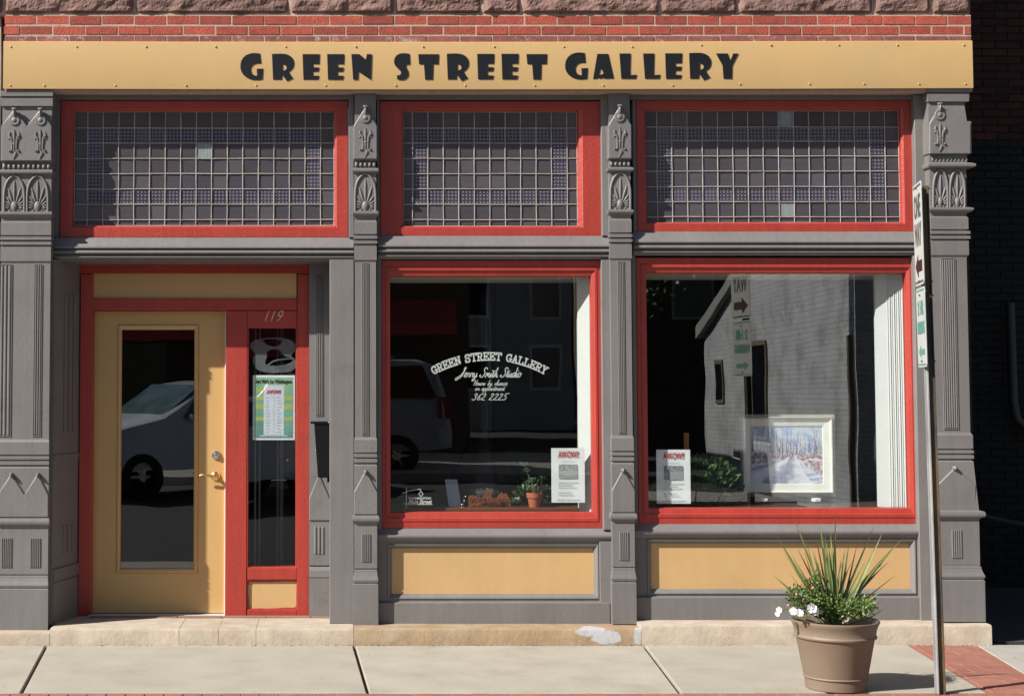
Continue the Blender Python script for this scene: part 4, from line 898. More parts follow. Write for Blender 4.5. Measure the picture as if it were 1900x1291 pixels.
GL = {
 'G': ([[(322, 92), (333, 203), (298, 203), (268, 207), (240, 222), (222, 247), (216, 275), (221, 303), (236, 327), (260, 341), (288, 345), (287, 305), (283, 265), (357, 262), (350, 385), (318, 391), (285, 393), (245, 391), (205, 380), (165, 360), (132, 333), (110, 298), (99, 258), (99, 215), (110, 170), (135, 132), (170, 105), (212, 90), (255, 85), (290, 87)]], 98),
 'R': ([[(458, 97), (510, 94), (560, 93), (605, 96), (645, 107), (680, 130), (702, 162), (711, 200), (705, 238), (690, 266), (668, 287), (650, 300), (674, 340), (700, 375), (630, 408), (600, 368), (575, 330), (570, 388), (470, 388), (466, 300)], [(582, 214), (603, 220), (619, 234), (626, 252), (621, 268), (606, 280), (580, 288)]], 458),
 'E': ([[(805, 98), (1000, 98), (995, 210), (925, 210), (925, 248), (995, 250), (985, 295), (925, 297), (922, 342), (995, 345), (982, 388), (815, 388)]], 805),
 'N': ([[(1360, 98), (1450, 98), (1525, 160), (1535, 98), (1592, 98), (1582, 390), (1440, 295), (1435, 388), (1380, 388)]], 1360)}
k2 = 6.129 / 5.9375
GL['S'] = ([[(x * k2, (y + 2) * k2) for x, y in [(235, 92), (240, 208), (200, 210), (194, 222), (196, 238), (207, 256), (219, 280), (225, 310), (219, 338), (202, 362), (175, 377), (145, 380), (100, 373), (95, 330), (115, 328), (132, 323), (142, 310), (142, 292), (130, 275), (105, 252), (80, 225), (67, 198), (64, 170), (72, 138), (92, 110), (122, 92), (160, 85), (200, 86)]]], 64 * k2)
GL['T'] = ([[(x * k2, y * k2) for x, y in [(332, 98), (560, 98), (555, 208), (498, 208), (493, 378), (408, 378), (395, 208), (342, 208)]]], 332 * k2)
k3 = 6.129 / 5.278
GL['A'] = ([[(x * k3, y * k3) for x, y in [(413, 82), (520, 82), (575, 322), (490, 325), (468, 316), (440, 328), (425, 312), (415, 325), (372, 328)]], [(x * k3, y * k3) for x, y in [(448, 222), (474, 265), (468, 280), (430, 288)]]], 372 * k3)
GL['L'] = ([[(x * k3, y * k3) for x, y in [(630, 78), (740, 78), (735, 290), (800, 285), (790, 325), (648, 325)]]], 630 * k3)
GL['Y'] = ([[(x * k3, y * k3) for x, y in [(1575, 78), (1690, 78), (1715, 150), (1745, 78), (1795, 78), (1735, 195), (1732, 325), (1650, 325), (1640, 195)]]], 1575 * k3)
for ch, px, dy in [('G', 446, 0), ('R', 504.7, 0), ('E', 561.4, 0), ('E', 607, 0), ('N', 652, 0), ('S', 731, -.4), ('T', 776, -.4), ('R', 829, -.4), ('E', 885.4, -.5), ('E', 930.5, -.6), ('T', 976.8, -.6), ('G', 1048.5, -1), ('A', 1100.5, 0), ('L', 1149.4, 0), ('L', 1193.3, 0), ('E', 1234.2, -1.5), ('R', 1278.6, -1.7), ('Y', 1328.4, 0)]:
    loops, xl0 = GL[ch]
    T = lambda u, v: tuple(at(px + (u - xl0) / 6.129, 85 + v / 6.129 + dy, YB - .0032))
    ob('letter', poly_mb(loops, T, .0012), 'letter', SGN)

# ================================================================== WINDOW LETTERING (slab letters built from strokes)
def arc(cx, cy, rx, ry, a0, a1, n=9): return [(cx + rx * math.cos(R(a0 + (a1 - a0) * k / n)), cy + ry * math.sin(R(a0 + (a1 - a0) * k / n))) for k in range(n + 1)]
SL = {
 'G': [arc(.42, .5, .34, .43, 55, 300, 12) + [(.70, .14), (.70, .40)], [(.48, .42), (.82, .42)], [(.70, .95), (.70, .68)]],
 'R': [[(.18, .04), (.18, .96)], [(.02, .05), (.36, .05)], [(.02, .95), (.45, .95)] + arc(.45, .72, .24, .23, 90, -90, 7) + [(.2, .5)], [(.45, .5), (.66, .05)], [(.56, .05), (.86, .05)]],
 'E': [[(.18, .04), (.18, .96)], [(.02, .05), (.76, .05), (.76, .28)], [(.02, .95), (.74, .95), (.74, .74)], [(.18, .5), (.52, .5)], [(.52, .36), (.52, .64)]],
 'N': [[(.18, .04), (.18, .95), (.72, .08), (.72, .96)], [(.02, .05), (.36, .05)], [(.02, .95), (.2, .95)], [(.56, .95), (.88, .95)]],
 'S': [arc(.4, .73, .27, .22, 20, 250, 9) + arc(.4, .27, .29, .23, 70, -160, 9), [(.68, .95), (.68, .68)], [(.08, .05), (.08, .34)]],
 'T': [[(.42, .04), (.42, .95)], [(.24, .05), (.60, .05)], [(.05, .70), (.05, .95), (.79, .95), (.79, .70)]],
 'A': [[(.14, .05), (.42, .95), (.70, .05)], [(.02, .05), (.30, .05)], [(.54, .05), (.86, .05)], [(.24, .34), (.6, .34)]],
 'L': [[(.20, .04), (.20, .95)], [(.02, .95), (.38, .95)], [(.02, .05), (.74, .05), (.74, .34)]],
 'Y': [[(.42, .04), (.42, .45), (.14, .95)], [(.42, .45), (.70, .95)], [(.24, .05), (.60, .05)], [(0, .95), (.28, .95)], [(.56, .95), (.86, .95)]]}
YT = YG + .004      # lettering on the inner face of the pane
cnt = [0]
def strokes(mb, sts, T, th):
    for st in sts:
        for a, b in zip(st, st[1:]):
            pa, pb = T(*a), T(*b); d = Vector((pb[0] - pa[0], pb[1] - pa[1]))
            if d.length < 1e-6: continue
            d.normalize(); n_ = Vector((-d.y, d.x)) * th / 2; e = d * th * .35
            cnt[0] += 1; y = YT + .008 + (cnt[0] % 9) * .00008
            mb.add([(pa[0] - e.x + n_.x, y, pa[1] - e.y + n_.y), (pa[0] - e.x - n_.x, y, pa[1] - e.y - n_.y), (pb[0] + e.x - n_.x, y, pb[1] + e.y - n_.y), (pb[0] + e.x + n_.x, y, pb[1] + e.y + n_.y)], [(0, 1, 2, 3)])
YW = YT + .008
mb = MB(); txt = 'GREEN STREET GALLERY'
adv = [.88 if ch != ' ' else .62 for ch in txt]; tot = sum(adv)
pl, pc, pr = at(801, 690, YW), at(908, 661, YW), at(1015, 688, YW)      # baseline-ish points of the arch
# circle through the three points
hw = (pr.x - pl.x) / 2; sag = pc.z - (pl.z + pr.z) / 2; rad = (hw * hw + sag * sag) / (2 * sag); cc = ((pl.x + pr.x) / 2, pc.z - rad); half = math.asin(hw / rad)
pos = 0; hgt = .052
for ch, ad in zip(txt, adv):
    t = (pos + ad / 2) / tot; a = half * (2 * t - 1); pos += ad
    if ch == ' ': continue
    sc_ = 2 * half * rad / tot * .97
    def T(u, v, a=a): 
        lx_, lz = (u - .42) * sc_, (v - .5) * hgt; r0 = rad + lz
        return (cc[0] + r0 * math.sin(a) + lx_ * math.cos(a), cc[1] + r0 * math.cos(a) - lx_ * math.sin(a))
    strokes(mb, SL[ch], T, .0088)
ob('arched_lettering', mb, 'white', W2)
def wt(name, s, px, py, size, width, shear=.5, off=0.0):
    c = at(px, py, YW); ob(name, text_mb(s, c.x, c.z, YW, size, shear=shear, off=off, width=width / 287), 'white', W2)
for i_, (s, px, py, sz, wd) in enumerate((('Jerry', 874, 699, .070, 56), ('Smith', 911, 699, .070, 38), ('Studio', 950, 699, .070, 42))):
    c = at(px, py, YW)
# flowing script drawn with strokes
SC = {
 'J': ([[(.1, .0), (-.25, -.28), (-.45, -.25), (-.4, -.1), (.1, .15), (.45, .6), (.62, 1.0), (.45, 1.0), (.42, .8)], [(.62, 1.0), (.35, .2), (.1, -.05)]], .55),
 'e': ([[(0, .12), (.28, .28), (.34, .45), (.22, .5), (.1, .35), (.1, .1), (.2, 0), (.4, .1)]], .38),
 'r': ([[(0, .1), (.14, .48), (.2, .4), (.34, .42), (.3, .1), (.36, .02), (.46, .12)]], .42),
 'y': ([[(0, .3), (.08, .48), (.1, .1), (.2, 0), (.36, .2), (.44, .48), (.3, .0), (.1, -.36), (-.05, -.36), (0, -.2), (.5, .12)]], .5),
 'S': ([[(.72, .82), (.62, 1.0), (.4, .95), (.32, .75), (.48, .55), (.5, .3), (.3, .04), (0, .02), (-.1, .18), (.02, .26)]], .66),
 'm': ([[(0, .0), (.1, .48), (.12, .3), (.24, .48), (.24, .05), (.3, .35), (.42, .48), (.42, .08), (.5, 0), (.6, .12)]], .56),
 'i': ([[(0, .1), (.12, .48), (.1, .08), (.18, 0), (.28, .12)], [(.2, .66), (.22, .7)]], .25),
 't': ([[(0, .1), (.24, .85), (.12, .1), (.2, 0), (.34, .12)], [(.0, .6), (.34, .66)]], .31),
 'h': ([[(0, .1), (.3, .9), (.26, 1.0), (.2, .85), (.08, 0), (.14, .3), (.28, .48), (.28, .08), (.36, 0), (.46, .14)]], .46),
 'u': ([[(0, .1), (.1, .48), (.08, .1), (.18, 0), (.32, .3), (.36, .48), (.32, .1), (.4, 0), (.5, .12)]], .46),
 'd': ([[(.34, .4), (.2, .48), (.04, .3), (.06, .06), (.18, 0), (.34, .3), (.52, 1.0)], [(.52, 1.0), (.34, .1), (.4, 0), (.5, .12)]], .46),
 'o': ([[(.2, .48), (.04, .34), (.04, .08), (.16, 0), (.34, .14), (.36, .38), (.22, .48), (.3, .36), (.44, .4)]], .42),
 'H': ([[(-.05, .85), (.05, 1.0), (.2, .9), (.08, 0)], [(.55, 1.0), (.4, .0)], [(.1, .48), (.5, .55)]], .58),
 's': ([[(0, .1), (.22, .5), (.26, .2), (.14, 0), (0, .06)]], .3),
 'b': ([[(.3, .95), (.08, .1), (.14, 0), (.3, .12), (.34, .34), (.22, .46), (.14, .36)]], .42),
 'c': ([[(.3, .4), (.2, .48), (.06, .3), (.06, .08), (.18, 0), (.36, .12)]], .34),
 'a': ([[(.32, .4), (.2, .48), (.04, .3), (.06, .06), (.18, 0), (.32, .3), (.36, .46), (.3, .08), (.38, 0), (.48, .12)]], .44),
 'n': ([[(0, .0), (.1, .48), (.1, .28), (.26, .48), (.26, .06), (.34, 0), (.44, .12)]], .42),
 'p': ([[(.16, .5), (-.05, -.4)], [(.1, .3), (.24, .48), (.34, .34), (.3, .08), (.16, 0), (.08, .1)]], .42),
 '3': ([[(.1, .8), (.22, 1), (.42, .95), (.42, .7), (.2, .54), (.36, .44), (.38, .15), (.2, 0), (0, .02), (-.05, .16)]], .56),
 '6': ([[(.48, 1), (.2, .7), (.06, .3), (.1, .04), (.26, 0), (.38, .16), (.34, .42), (.2, .48), (.1, .3)]], .52),
 '2': ([[(.12, .78), (.26, 1), (.44, .94), (.44, .7), (.24, .36), (.0, .04), (.2, .06), (.5, .0)]], .58),
 '5': ([[(.62, 1.02), (.22, .98), (.16, .55), (.34, .58), (.44, .36), (.34, .06), (.14, 0), (0, .1)]], .58)}
def script(mb, s, px0, px1, pyb, xh, th, sh=.30):
    a, b = at(px0, pyb, YW), at(px1, pyb, YW); tot = sum(SC[c][1] if c != ' ' else .42 for c in s); sc_ = (b.x - a.x) / (tot + sh * .5); p = 0
    for c in s:
        if c == ' ': p += .42; continue
        st = []
        for line in SC[c][0]:      # smooth once
            q = [line[0]]
            for u, v in zip(line, line[1:]): q += [(u[0] * .75 + v[0] * .25, u[1] * .75 + v[1] * .25), (u[0] * .25 + v[0] * .75, u[1] * .25 + v[1] * .75)]
            st.append(q + [line[-1]])
        strokes(mb, st, lambda u, v, p=p: (a.x + (p + u + v * sh) * sc_, a.z + v * xh), th); p += SC[c][1]
mb = MB(); script(mb, 'Jerry Smith Studio', 852, 968, 700, .064, .0052); ob('script_lettering', mb, 'white', W2)
mb = MB(); script(mb, 'Hours by chance', 878, 942, 715, .036, .0034); script(mb, 'or appointment', 881, 937, 724.5, .033, .0032); ob('script_lettering', mb, 'white', W2)
mb = MB(); script(mb, '362 2225', 876, 942, 742, .042, .0042); ob('script_lettering', mb, 'white', W2)
# corner decal: lamp bracket with a drop lantern and small words
mb = MB(); P = lambda px, py: (at(px, py, YW).x, at(px, py, YW).z); idt = lambda u, v: (u, v)
strokes(mb, [[P(754, 905), P(754, 942)], [P(747, 915), P(760, 910), P(780, 907)], [P(780, 907), P(781, 911), P(777, 916), P(781, 921), P(785, 916), P(781, 911)], [P(749, 934), P(760, 934)], [P(757, 935.5), P(802, 935.5)]], idt, .004)
c = P(779, 926); t = text_mb('WASHINGTON', c[0], c[1], YW, .020, off=.0006, width=42 / 287); mb.add(t.v, t.f)
c = P(779, 934); t = text_mb('Main Street', c[0], c[1], YW, .036, shear=.3, off=.0010, width=44 / 287); mb.add(t.v, t.f)
ob('corner_decal', mb, 'white', W2)

# ================================================================== POSTERS
def flat(mb, x0, x1, z0, z1, y): mb.add([(x0, y, z0), (x1, y, z0), (x1, y, z1), (x0, y, z1)], [(0, 1, 2, 3)])
def painted(name, x0, x1, z0, z1, y, nx, nz, fn, parent, rot=None):
    me = bpy.data.meshes.new(name); vs = []; fs = []; cols = []
    for j in range(nz):
        for i in range(nx):
            k = len(vs); u0, u1, v0, v1 = i / nx, (i + 1) / nx, j / nz, (j + 1) / nz
            vs += [(x0 + (x1 - x0) * u, 0, z0 + (z1 - z0) * v) for u, v in ((u0, v0), (u1, v0), (u1, v1), (u0, v1))]; fs.append((k, k + 1, k + 2, k + 3)); cols.append(fn((u0 + u1) / 2, (v0 + v1) / 2))
    me.from_pydata([(v[0], 0, v[2]) for v in vs], [], fs); ca = me.color_attributes.new('paint', 'FLOAT_COLOR', 'CORNER')
    for i, c in enumerate(cols):
        for q in range(4): ca.data[i * 4 + q].color = (*[k * ALB for k in c], 1)
    m = bpy.data.materials.new(name + '_print'); m.use_nodes = True; b = m.node_tree.nodes['Principled BSDF']; b.inputs['Roughness'].default_value = .7
    at_ = m.node_tree.nodes.new('ShaderNodeAttribute'); at_.attribute_name = 'paint'; m.node_tree.links.new(at_.outputs['Color'], b.inputs['Base Color']); me.materials.append(m)
    o = bpy.data.objects.new(name, me); link(o, name, (0, y, 0), parent); return o
def mix(a, b, t): t = max(0, min(1, t)); return tuple(a[i] * (1 - t) + b[i] * t for i in range(3))
def photo_fn(u, v):
    n_ = noise.fractal(Vector((u * 9, v * 9, 2)), .7, 2, 5); base = mix((.42, .45, .5), (.16, .16, .17), .5 + n_ * 1.2)
    if v < .55: base = mix(base, (.5, .52, .5), .3 + n_)
    return base
def poster(q, Y, label, header, pic=True, tilt=0, name='poster'):
    x0, x1, z0, z1 = rect(*q, Y); cx_ = (x0 + x1) / 2; W_, H_ = x1 - x0, z1 - z0
    p = thing(name, label, 'poster', (cx_, Y, z0), 'white flyers taped inside the windows')
    n_ = 14; rg = []
    mb = MB()
    for i in range(n_ + 1):
        t = i / n_; x = x0 + W_ * t; yy = Y + .0012 * math.sin(t * 5 + q[0]); rg.append([(x, yy, z0), (x, yy, z1), (x, yy + .0006, z1), (x, yy + .0006, z0)])
    ob('paper', MB().rings(rg), 'paper', p)
    t = text_mb(header, cx_ + .004, z1 - H_ * .172, Y - .003, H_ * .165, off=.0012, width=W_ * .62); ob('heading', t, 'ink_red', p)
    painted('picture', x0 + W_ * .22, x0 + W_ * .78, z1 - H_ * .56, z1 - H_ * .30, Y - .003, 26, 20, photo_fn, p)
    mb = MB()
    for k, (a, b) in enumerate(((.2, .8), (.2, .62), (.2, .75), (0, 0), (.2, .6), (.2, .66), (0, 0), (.15, .85))):
        if b > a: flat(mb, x0 + W_ * a, x0 + W_ * b, z1 - H_ * (.63 + .045 * k) - .0035, z1 - H_ * (.63 + .045 * k), Y - .003)
    flat(mb, x0 + W_ * .3, x0 + W_ * .7, z1 - H_ * .25, z1 - H_ * .243, Y - .003)
    ob('small_print', mb, 'ink_grey', p)
    return p
poster((1023, 831, 1085, 932), YG + .012, 'white flyer with red heading in lower right of lettered window', 'AWOW!!')
poster((1218, 834, 1281, 934), YG + .012, 'white flyer with red heading in lower left of widest window', 'AWOW!!')
# green events poster in the sidelight
Yp = YS + .030; q = (469, 696, 547, 816); x0, x1, z0, z1 = rect(*q, Yp); W_, H_ = x1 - x0, z1 - z0
EP = thing('poster', 'green bordered events poster taped inside the sidelight beside the door', 'poster', ((x0 + x1) / 2, Yp, z0))
ob('paper', MB().box(x0, x1, Yp, Yp + .0006, z0, z1), 'paper', EP)
def green_fn(u, v):
    c = mix((.07, .22, .21), (.42, .66, .38), v); c = mix(c, (.20, .46, .34), .5 + noise.noise(Vector((u * 4, v * 3, 1))))
    for vy, xa_, xb_ in ((.80, .05, .40), (.66, .0, .36), (.66, .62, 1), (.52, 0, .3), (.52, .66, 1), (.31, 0, .34), (.31, .62, 1)):
        if abs(v - vy) < .035 and xa_ <= u <= xb_: c = mix(c, (.55, .56, .10), .75)
    if .24 < u < .77 and .045 < v < .88: c = mix((.66, .72, .86), (.8, .84, .9), noise.noise(Vector((u * 20, v * 20, 0))) + .5)
    return c
painted('print', x0 + W_ * .05, x1 - W_ * .05, z0 + H_ * .035, z1 - H_ * .035, Yp - .002, 30, 46, green_fn, EP)
cx_ = (x0 + x1) / 2
mb = text_mb('Art Walk for Washington', cx_, z1 - H_ * .125, Yp - .0035, .034, off=.0014, width=W_ * .86); ob('heading', mb, 'ink_black', EP)
ob('red_heading', text_mb('AWOW!!', cx_, z1 - H_ * .285, Yp - .0035, .034, off=.0012, width=W_ * .34), 'ink_red', EP)
mb = text_mb('SUPPORT YOUR LOCAL ARTISTS', cx_, z0 + H_ * .052, Yp - .0035, .012, off=.0004, width=W_ * .66)
ob('footer', mb, 'paper', EP)
mb = MB()
for k in range(15): flat(mb, cx_ - .002, cx_ + .001, z0 + H_ * (.12 + .038 * k), z0 + H_ * (.14 + .038 * k), Yp - .0035)
for k in range(12):
    for s_ in (-1, 1): flat(mb, cx_ + s_ * W_ * .13 - .015, cx_ + s_ * W_ * .13 + random.uniform(.0, .014), z0 + H_ * (.12 + .048 * k), z0 + H_ * (.128 + .048 * k), Yp - .0035)
ob('small_print', mb, 'ink_grey', EP)

# ================================================================== ROOM BEHIND
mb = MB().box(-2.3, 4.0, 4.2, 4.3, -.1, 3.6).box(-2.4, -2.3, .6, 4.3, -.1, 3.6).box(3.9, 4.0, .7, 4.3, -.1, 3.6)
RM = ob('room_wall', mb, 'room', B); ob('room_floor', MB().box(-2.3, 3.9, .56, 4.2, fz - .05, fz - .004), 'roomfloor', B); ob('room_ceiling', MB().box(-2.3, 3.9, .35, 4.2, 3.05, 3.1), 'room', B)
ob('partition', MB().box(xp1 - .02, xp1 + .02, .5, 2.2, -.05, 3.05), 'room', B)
# pale door edge and curtain behind the sidelight
mb = MB()
for px in (472, 480): a = at(px, 900, .9); mb.box(a.x, a.x + .012, .9, .92, fz, 2.05)
for px in (513, 519, 522): a = at(px, 900, 1.0); mb.box(a.x, a.x + .014, 1.0, 1.02, fz, 2.05)
tag(ob('hall_curtain', mb, 'curtain'), 'thin grey curtain strips hanging behind the sidelight', 'curtain')
c = at(534, 852, .9); tag(ob('inner_door_knob', MB().lathe([(.006, -.02), (.008, 0), (.02, .01), (.024, .022), (.018, .034), (.004, .04)], (c.x, .9, c.z), 16, 'y'), 'brass', smooth=50), 'small brass knob glinting inside the sidelight', 'door knob')

# ================================================================== DISPLAY, LETTERED WINDOW
gx0, gx1, gzb, gzt = g2
zsh = Z(941, .28, 900)
SH = tag(ob('display_shelf', MB().box(X(745, 941, .3), gx1 - .005, .24, .44, zsh - .022, zsh, .004), 'shelf'), 'brown varnished shelf along the foot of the lettered window', 'shelf')
def on(px, Y): return X(px, 940, Y)
# card
a, b = on(833, .34), on(856, .34); mb = MB(); hgt = .175; mb.rings([[(a, .335, zsh), (b, .335, zsh), (b, .34, zsh), (a, .34, zsh)], [(a - .022, .40, zsh + hgt), (b - .022, .40, zsh + hgt), (b - .022, .405, zsh + hgt), (a - .022, .405, zsh + hgt)]])
CD = tag(ob('display_card', mb, 'card'), 'pale blue grey card leaning on the shelf left of the rusty box', 'card')
# rusty box with curled cut-outs
x0, x1 = on(869, .32), on(947, .32)
RB = thing('rusty_box', 'rust coloured openwork metal basket standing on the shelf', 'basket', ((x0 + x1) / 2, .32, zsh))
pts = []; n_ = 44
for k in range(n_ + 1):
    t = k / n_; h = .072 + .024 * math.sin(t * 18) * (1 if t > .2 else .3) + (.035 if .38 < t < .55 else 0) * math.sin((t - .38) / .17 * math.pi) + (.03 if .84 < t < .98 else 0) * math.sin((t - .84) / .14 * math.pi)
    pts.append((x0 + (x1 - x0) * t, zsh + h))
holes = []
for hx in (.12, .28, .44, .62, .80, .92):
    r_h = .013 if hx not in (.62, .8) else .016; cxh = x0 + (x1 - x0) * hx; holes.append([(cxh + r_h * math.cos(a_), zsh + .042 + r_h * .9 * math.sin(a_)) for a_ in [2 * math.pi * k / 8 for k in range(8)]])
mb = poly_mb([[(x0, zsh + .001)] + [(x1, zsh + .001)] + pts[::-1]] + holes, lambda u, v: (u, .30, v), .005); ob('front_plate', mb, 'rust', RB)
mb = poly_mb([[(x0, zsh + .001)] + [(x1, zsh + .001)] + [(p[0], zsh + .05) for p in pts[::-1]]], lambda u, v: (u, .36, v), .004); ob('back_plate', mb, 'rust', RB)
mb = MB()
for k in range(9):
    cx2 = x0 + (x1 - x0) * (k + .5) / 9; mb.tube([(cx2 + .012 * math.cos(a_ * .9), .296, zsh + .045 + .018 * math.sin(a_ * .9) * (1 - a_ / 14)) for a_ in range(7)], .003, 5)
ob('scroll', mb, 'rust', RB)
# glass bowl behind it
c = at(905, 935, .40); tag(ob('glass_bowl', MB().lathe([(.06, 0), (.10, .03), (.115, .08), (.118, .108), (.112, .108), (.108, .08), (.055, .01)], (c.x - .015, .41, zsh), 30), 'glass_clear', smooth=50), 'clear glass bowl behind the rusty basket', 'bowl')
# small silver balls on a stand left of the basket
mb = MB()
for px, py, r in ((864, 921, .007), (862, 929, .006), (857, 936, .007), (857, 941, .006)): p = at(px, py, .30); mb.blob(tuple(p), r, r, r, 0, 10, 4)
mb.tube([(at(861, 921, .30).x, .30, at(861, 921, .30).z), (at(860, 940, .3).x, .30, zsh)], .0025, 6)
tag(ob('silver_ornament', mb, 'silver', smooth=True), 'tiny silver ball ornament between card and rusty basket', 'ornament')
# terracotta pot with a knotted succulent and trailing rosettes
def leafy(c, n, r, lw, seed, up=.6, curl=.5):
    rnd = random.Random(seed); mb = MB()
    for k in range(n):
        a = rnd.uniform(0, 2 * math.pi); el = rnd.uniform(-.2, 1.2) * up; d = Vector((math.cos(a) * math.cos(el), math.sin(a) * math.cos(el), math.sin(el) + .1)).normalized()
        s = Vector(c) + d * r * rnd.uniform(.15, .6); e = s + d * r * rnd.uniform(.4, .6); sd = d.cross(Vector((rnd.uniform(-.3, .3), rnd.uniform(-.3, .3), 1))).normalized() * lw; m_ = (s + e) / 2 + Vector((0, 0, lw * .6))
        mb.add([s, m_ + sd, e, m_ - sd], [(0, 1, 2, 3)])
    return mb
pc = at(992, 936, .33); TP = tag(ob('terracotta_pot', MB().lathe([(.036, 0), (.046, .058), (.052, .060), (.054, .092), (.047, .092), (.043, .07), (.01, .07)], (pc.x, .33, zsh), 28), 'terracotta', smooth=40), 'small orange terracotta pot on the shelf beside the flyer', 'flower pot')
SP = thing('succulent_plant', 'branching green succulent growing in the small terracotta pot', 'plant', (pc.x, .33, zsh + .08))
mb = MB(); base = Vector((pc.x, .33, zsh + .07)); tips = []
for dx, dz in ((-.05, .16), (-.02, .10), (.02, .09), (.055, .11), (.06, .06), (-.04, .08), (-.065, .20)):
    tp = base + Vector((dx, random.uniform(-.02, .02), dz)); mb.tube([base, base + (tp - base) * .5 + Vector((.012, 0, 0)), tp], [.005, .004, .003], 6); tips.append(tp)
ob('stem', mb, 'stem', SP)
for k, tp in enumerate(tips + [base + Vector((.07, 0, -.01)), base + Vector((.085, 0, .04)), base + Vector((-.02, 0, .04))]): ob('leaf_cluster', leafy(tp, 26, .038, .006, k), 'succulent', SP)
for px, r, lab in ((957, .04, 'pale green rosette succulent between basket and pot'), (1012, .028, 'small succulent at the foot of the terracotta pot by the flyer')):
    c = at(px, 934, .32); tag(ob('rosette_succulent', leafy((c.x, .32, zsh + .02), 60, r * 1.3, .009, int(px), .9), 'succulent'), lab, 'plant')
for px, r, lab in ((974, .06, 'dark leafy plant behind the terracotta pot'),):
    c = at(px, 920, .42); tag(ob('dark_plant', leafy((c.x, .42, zsh + .06), 90, .10, .012, 5, .9), 'fern'), lab, 'plant')
# black conical free-standing fireplace deep in the room
c = at(900, 900, 1.5); FP = thing('cone_fireplace', 'black enamelled conical fireplace standing behind the lettered window', 'fireplace', (c.x, 1.5, fz))
ob('hood', MB().lathe([(.29, .84), (.30, .86), (.27, .93), (.20, 1.06), (.13, 1.20), (.085, 1.29), (.08, 1.31), (.08, 1.33)], (c.x, 1.5, 0), 40), 'black', FP, smooth=40)
ob('flue', MB().lathe([(.078, 1.33), (.078, 3.04)], (c.x, 1.5, 0), 24), 'black', FP, smooth=40)
ob('fire_bowl', MB().lathe([(.10, fz), (.12, .35), (.30, .55), (.31, .66), (.29, .66), (.1, .5)], (c.x, 1.5, 0), 32), 'black', FP, smooth=40)
mb = MB()
for k in range(3): a_ = k * 2.1; mb.box(c.x + .28 * math.cos(a_) - .01, c.x + .28 * math.cos(a_) + .01, 1.5 + .28 * math.sin(a_) - .01, 1.5 + .28 * math.sin(a_) + .01, .64, .87)
ob('strut', mb, 'black', FP)

# ================================================================== DISPLAY, WIDE WINDOW
gx0, gx1, gzb, gzt = g3
# painting leaning on an easel
Ypt = .56
corn = [(1377, 776), (1547, 768), (1551, 914), (1378, 914)]
x0, x1, z0, z1 = rect(1376, 773, 1545, 915, Ypt)
PT = thing('framed_painting', 'ivory framed snowy landscape painting displayed in the widest window', 'painting', ((x0 + x1) / 2, Ypt, z0))
mb = MB().rings([r_(x0, x1, z0, z1, Ypt + .035), r_(x0, x1, z0, z1, Ypt - .012), r_(x0 + .006, x1 - .006, z0 + .006, z1 - .006, Ypt - .018), r_(x0 + .012, x1 - .012, z0 + .012, z1 - .012, Ypt - .010)], cap0=True, cap1=False); ob('frame_edge', mb, 'frame_grey', PT)
mb = MB().rings([r_(x0 + .012, x1 - .012, z0 + .012, z1 - .012, Ypt - .010), r_(x0 + .018, x1 - .018, z0 + .018, z1 - .018, Ypt - .002), r_(x0 + .062, x1 - .062, z0 + .062, z1 - .062, Ypt + .004), r_(x0 + .065, x1 - .065, z0 + .065, z1 - .065, Ypt + .010)], cap0=False, cap1=False); ob('frame_moulding', mb, 'frame_white', PT)
# shadow-box back board standing proud on the right and foot
ob('back_board', MB().box(x0 + .04, x1 + .028, Ypt + .037, Ypt + .06, z0 - .024, z1 + .015), 'frame_grey', PT)
_tr = random.Random(11)
TRK = [(_tr.uniform(-.02, 1.02), _tr.uniform(.42, .56), _tr.uniform(.66, 1.05), _tr.uniform(-.05, .05), _tr.uniform(.003, .010)) for _ in range(46)]
def paint_fn(u, v):
    N_ = lambda a, b, s: noise.noise(Vector((u * a, v * b, s)))
    sky_ = mix((.34, .48, .74), (.62, .66, .76), v * .2 + .45 + 1.2 * N_(9, 9, 3))
    vp = (.60, .50); c = None; hz_ = .50 + .05 * N_(5, 1, 5)
    if v > hz_:
        c = mix(sky_, (.38, .28, .30), max(0, (.82 - v) * 2.2) * (.6 + 1.5 * N_(26, 18, 1)))
        for x0_, b0, t0, ln, w_ in TRK:
            if b0 < v < t0:
                xx_ = x0_ + ln * (v - b0) / .4 + .012 * noise.noise(Vector((v * 16, x0_ * 30, 2)))
                if abs(u - xx_) < w_ * (1.15 - (v - b0) / (t0 - b0)): c = mix(c, (.16, .11, .12), .75)
    else:
        dpt = (hz_ - v) / .5
        c = mix((.70, .72, .82), (.36, .42, .62), .35 + 1.5 * N_(7, 22, 4))
        rel = (u - vp[0]) / max(dpt, .02)            # lines running to the vanishing point
        tr_ = math.sin(rel * 7.0 + 1.2 * N_(12, 12, 6))
        if -1.5 < rel < .25: c = mix((.76, .77, .84), (.33, .35, .50), .45 - .55 * tr_)
        if rel > .45: c = mix(c, (.44, .19, .11), .35 + 1.9 * N_(24, 20, 11) - (.25 if v > .4 else 0))
        if rel < -1.5: c = mix(c, (.34, .24, .28), .45 + 1.4 * N_(16, 22, 7))
        if v > hz_ - .07: c = mix(c, (.30, .19, .18), .5 + 1.6 * N_(30, 24, 8))
    c = mix(c, (.9, .88, .84), max(0, N_(64, 64, 21)) * .8)
    return tuple(min(1, max(0, (k - .45) * 1.55 + .42)) for k in c)
painted('canvas', x0 + .065, x1 - .065, z0 + .065, z1 - .065, Ypt + .009, 130, 108, paint_fn, PT)
EZ = thing('easel', 'wooden display easel holding the snowy painting', 'easel', ((x0 + x1) / 2, .65, gzb))
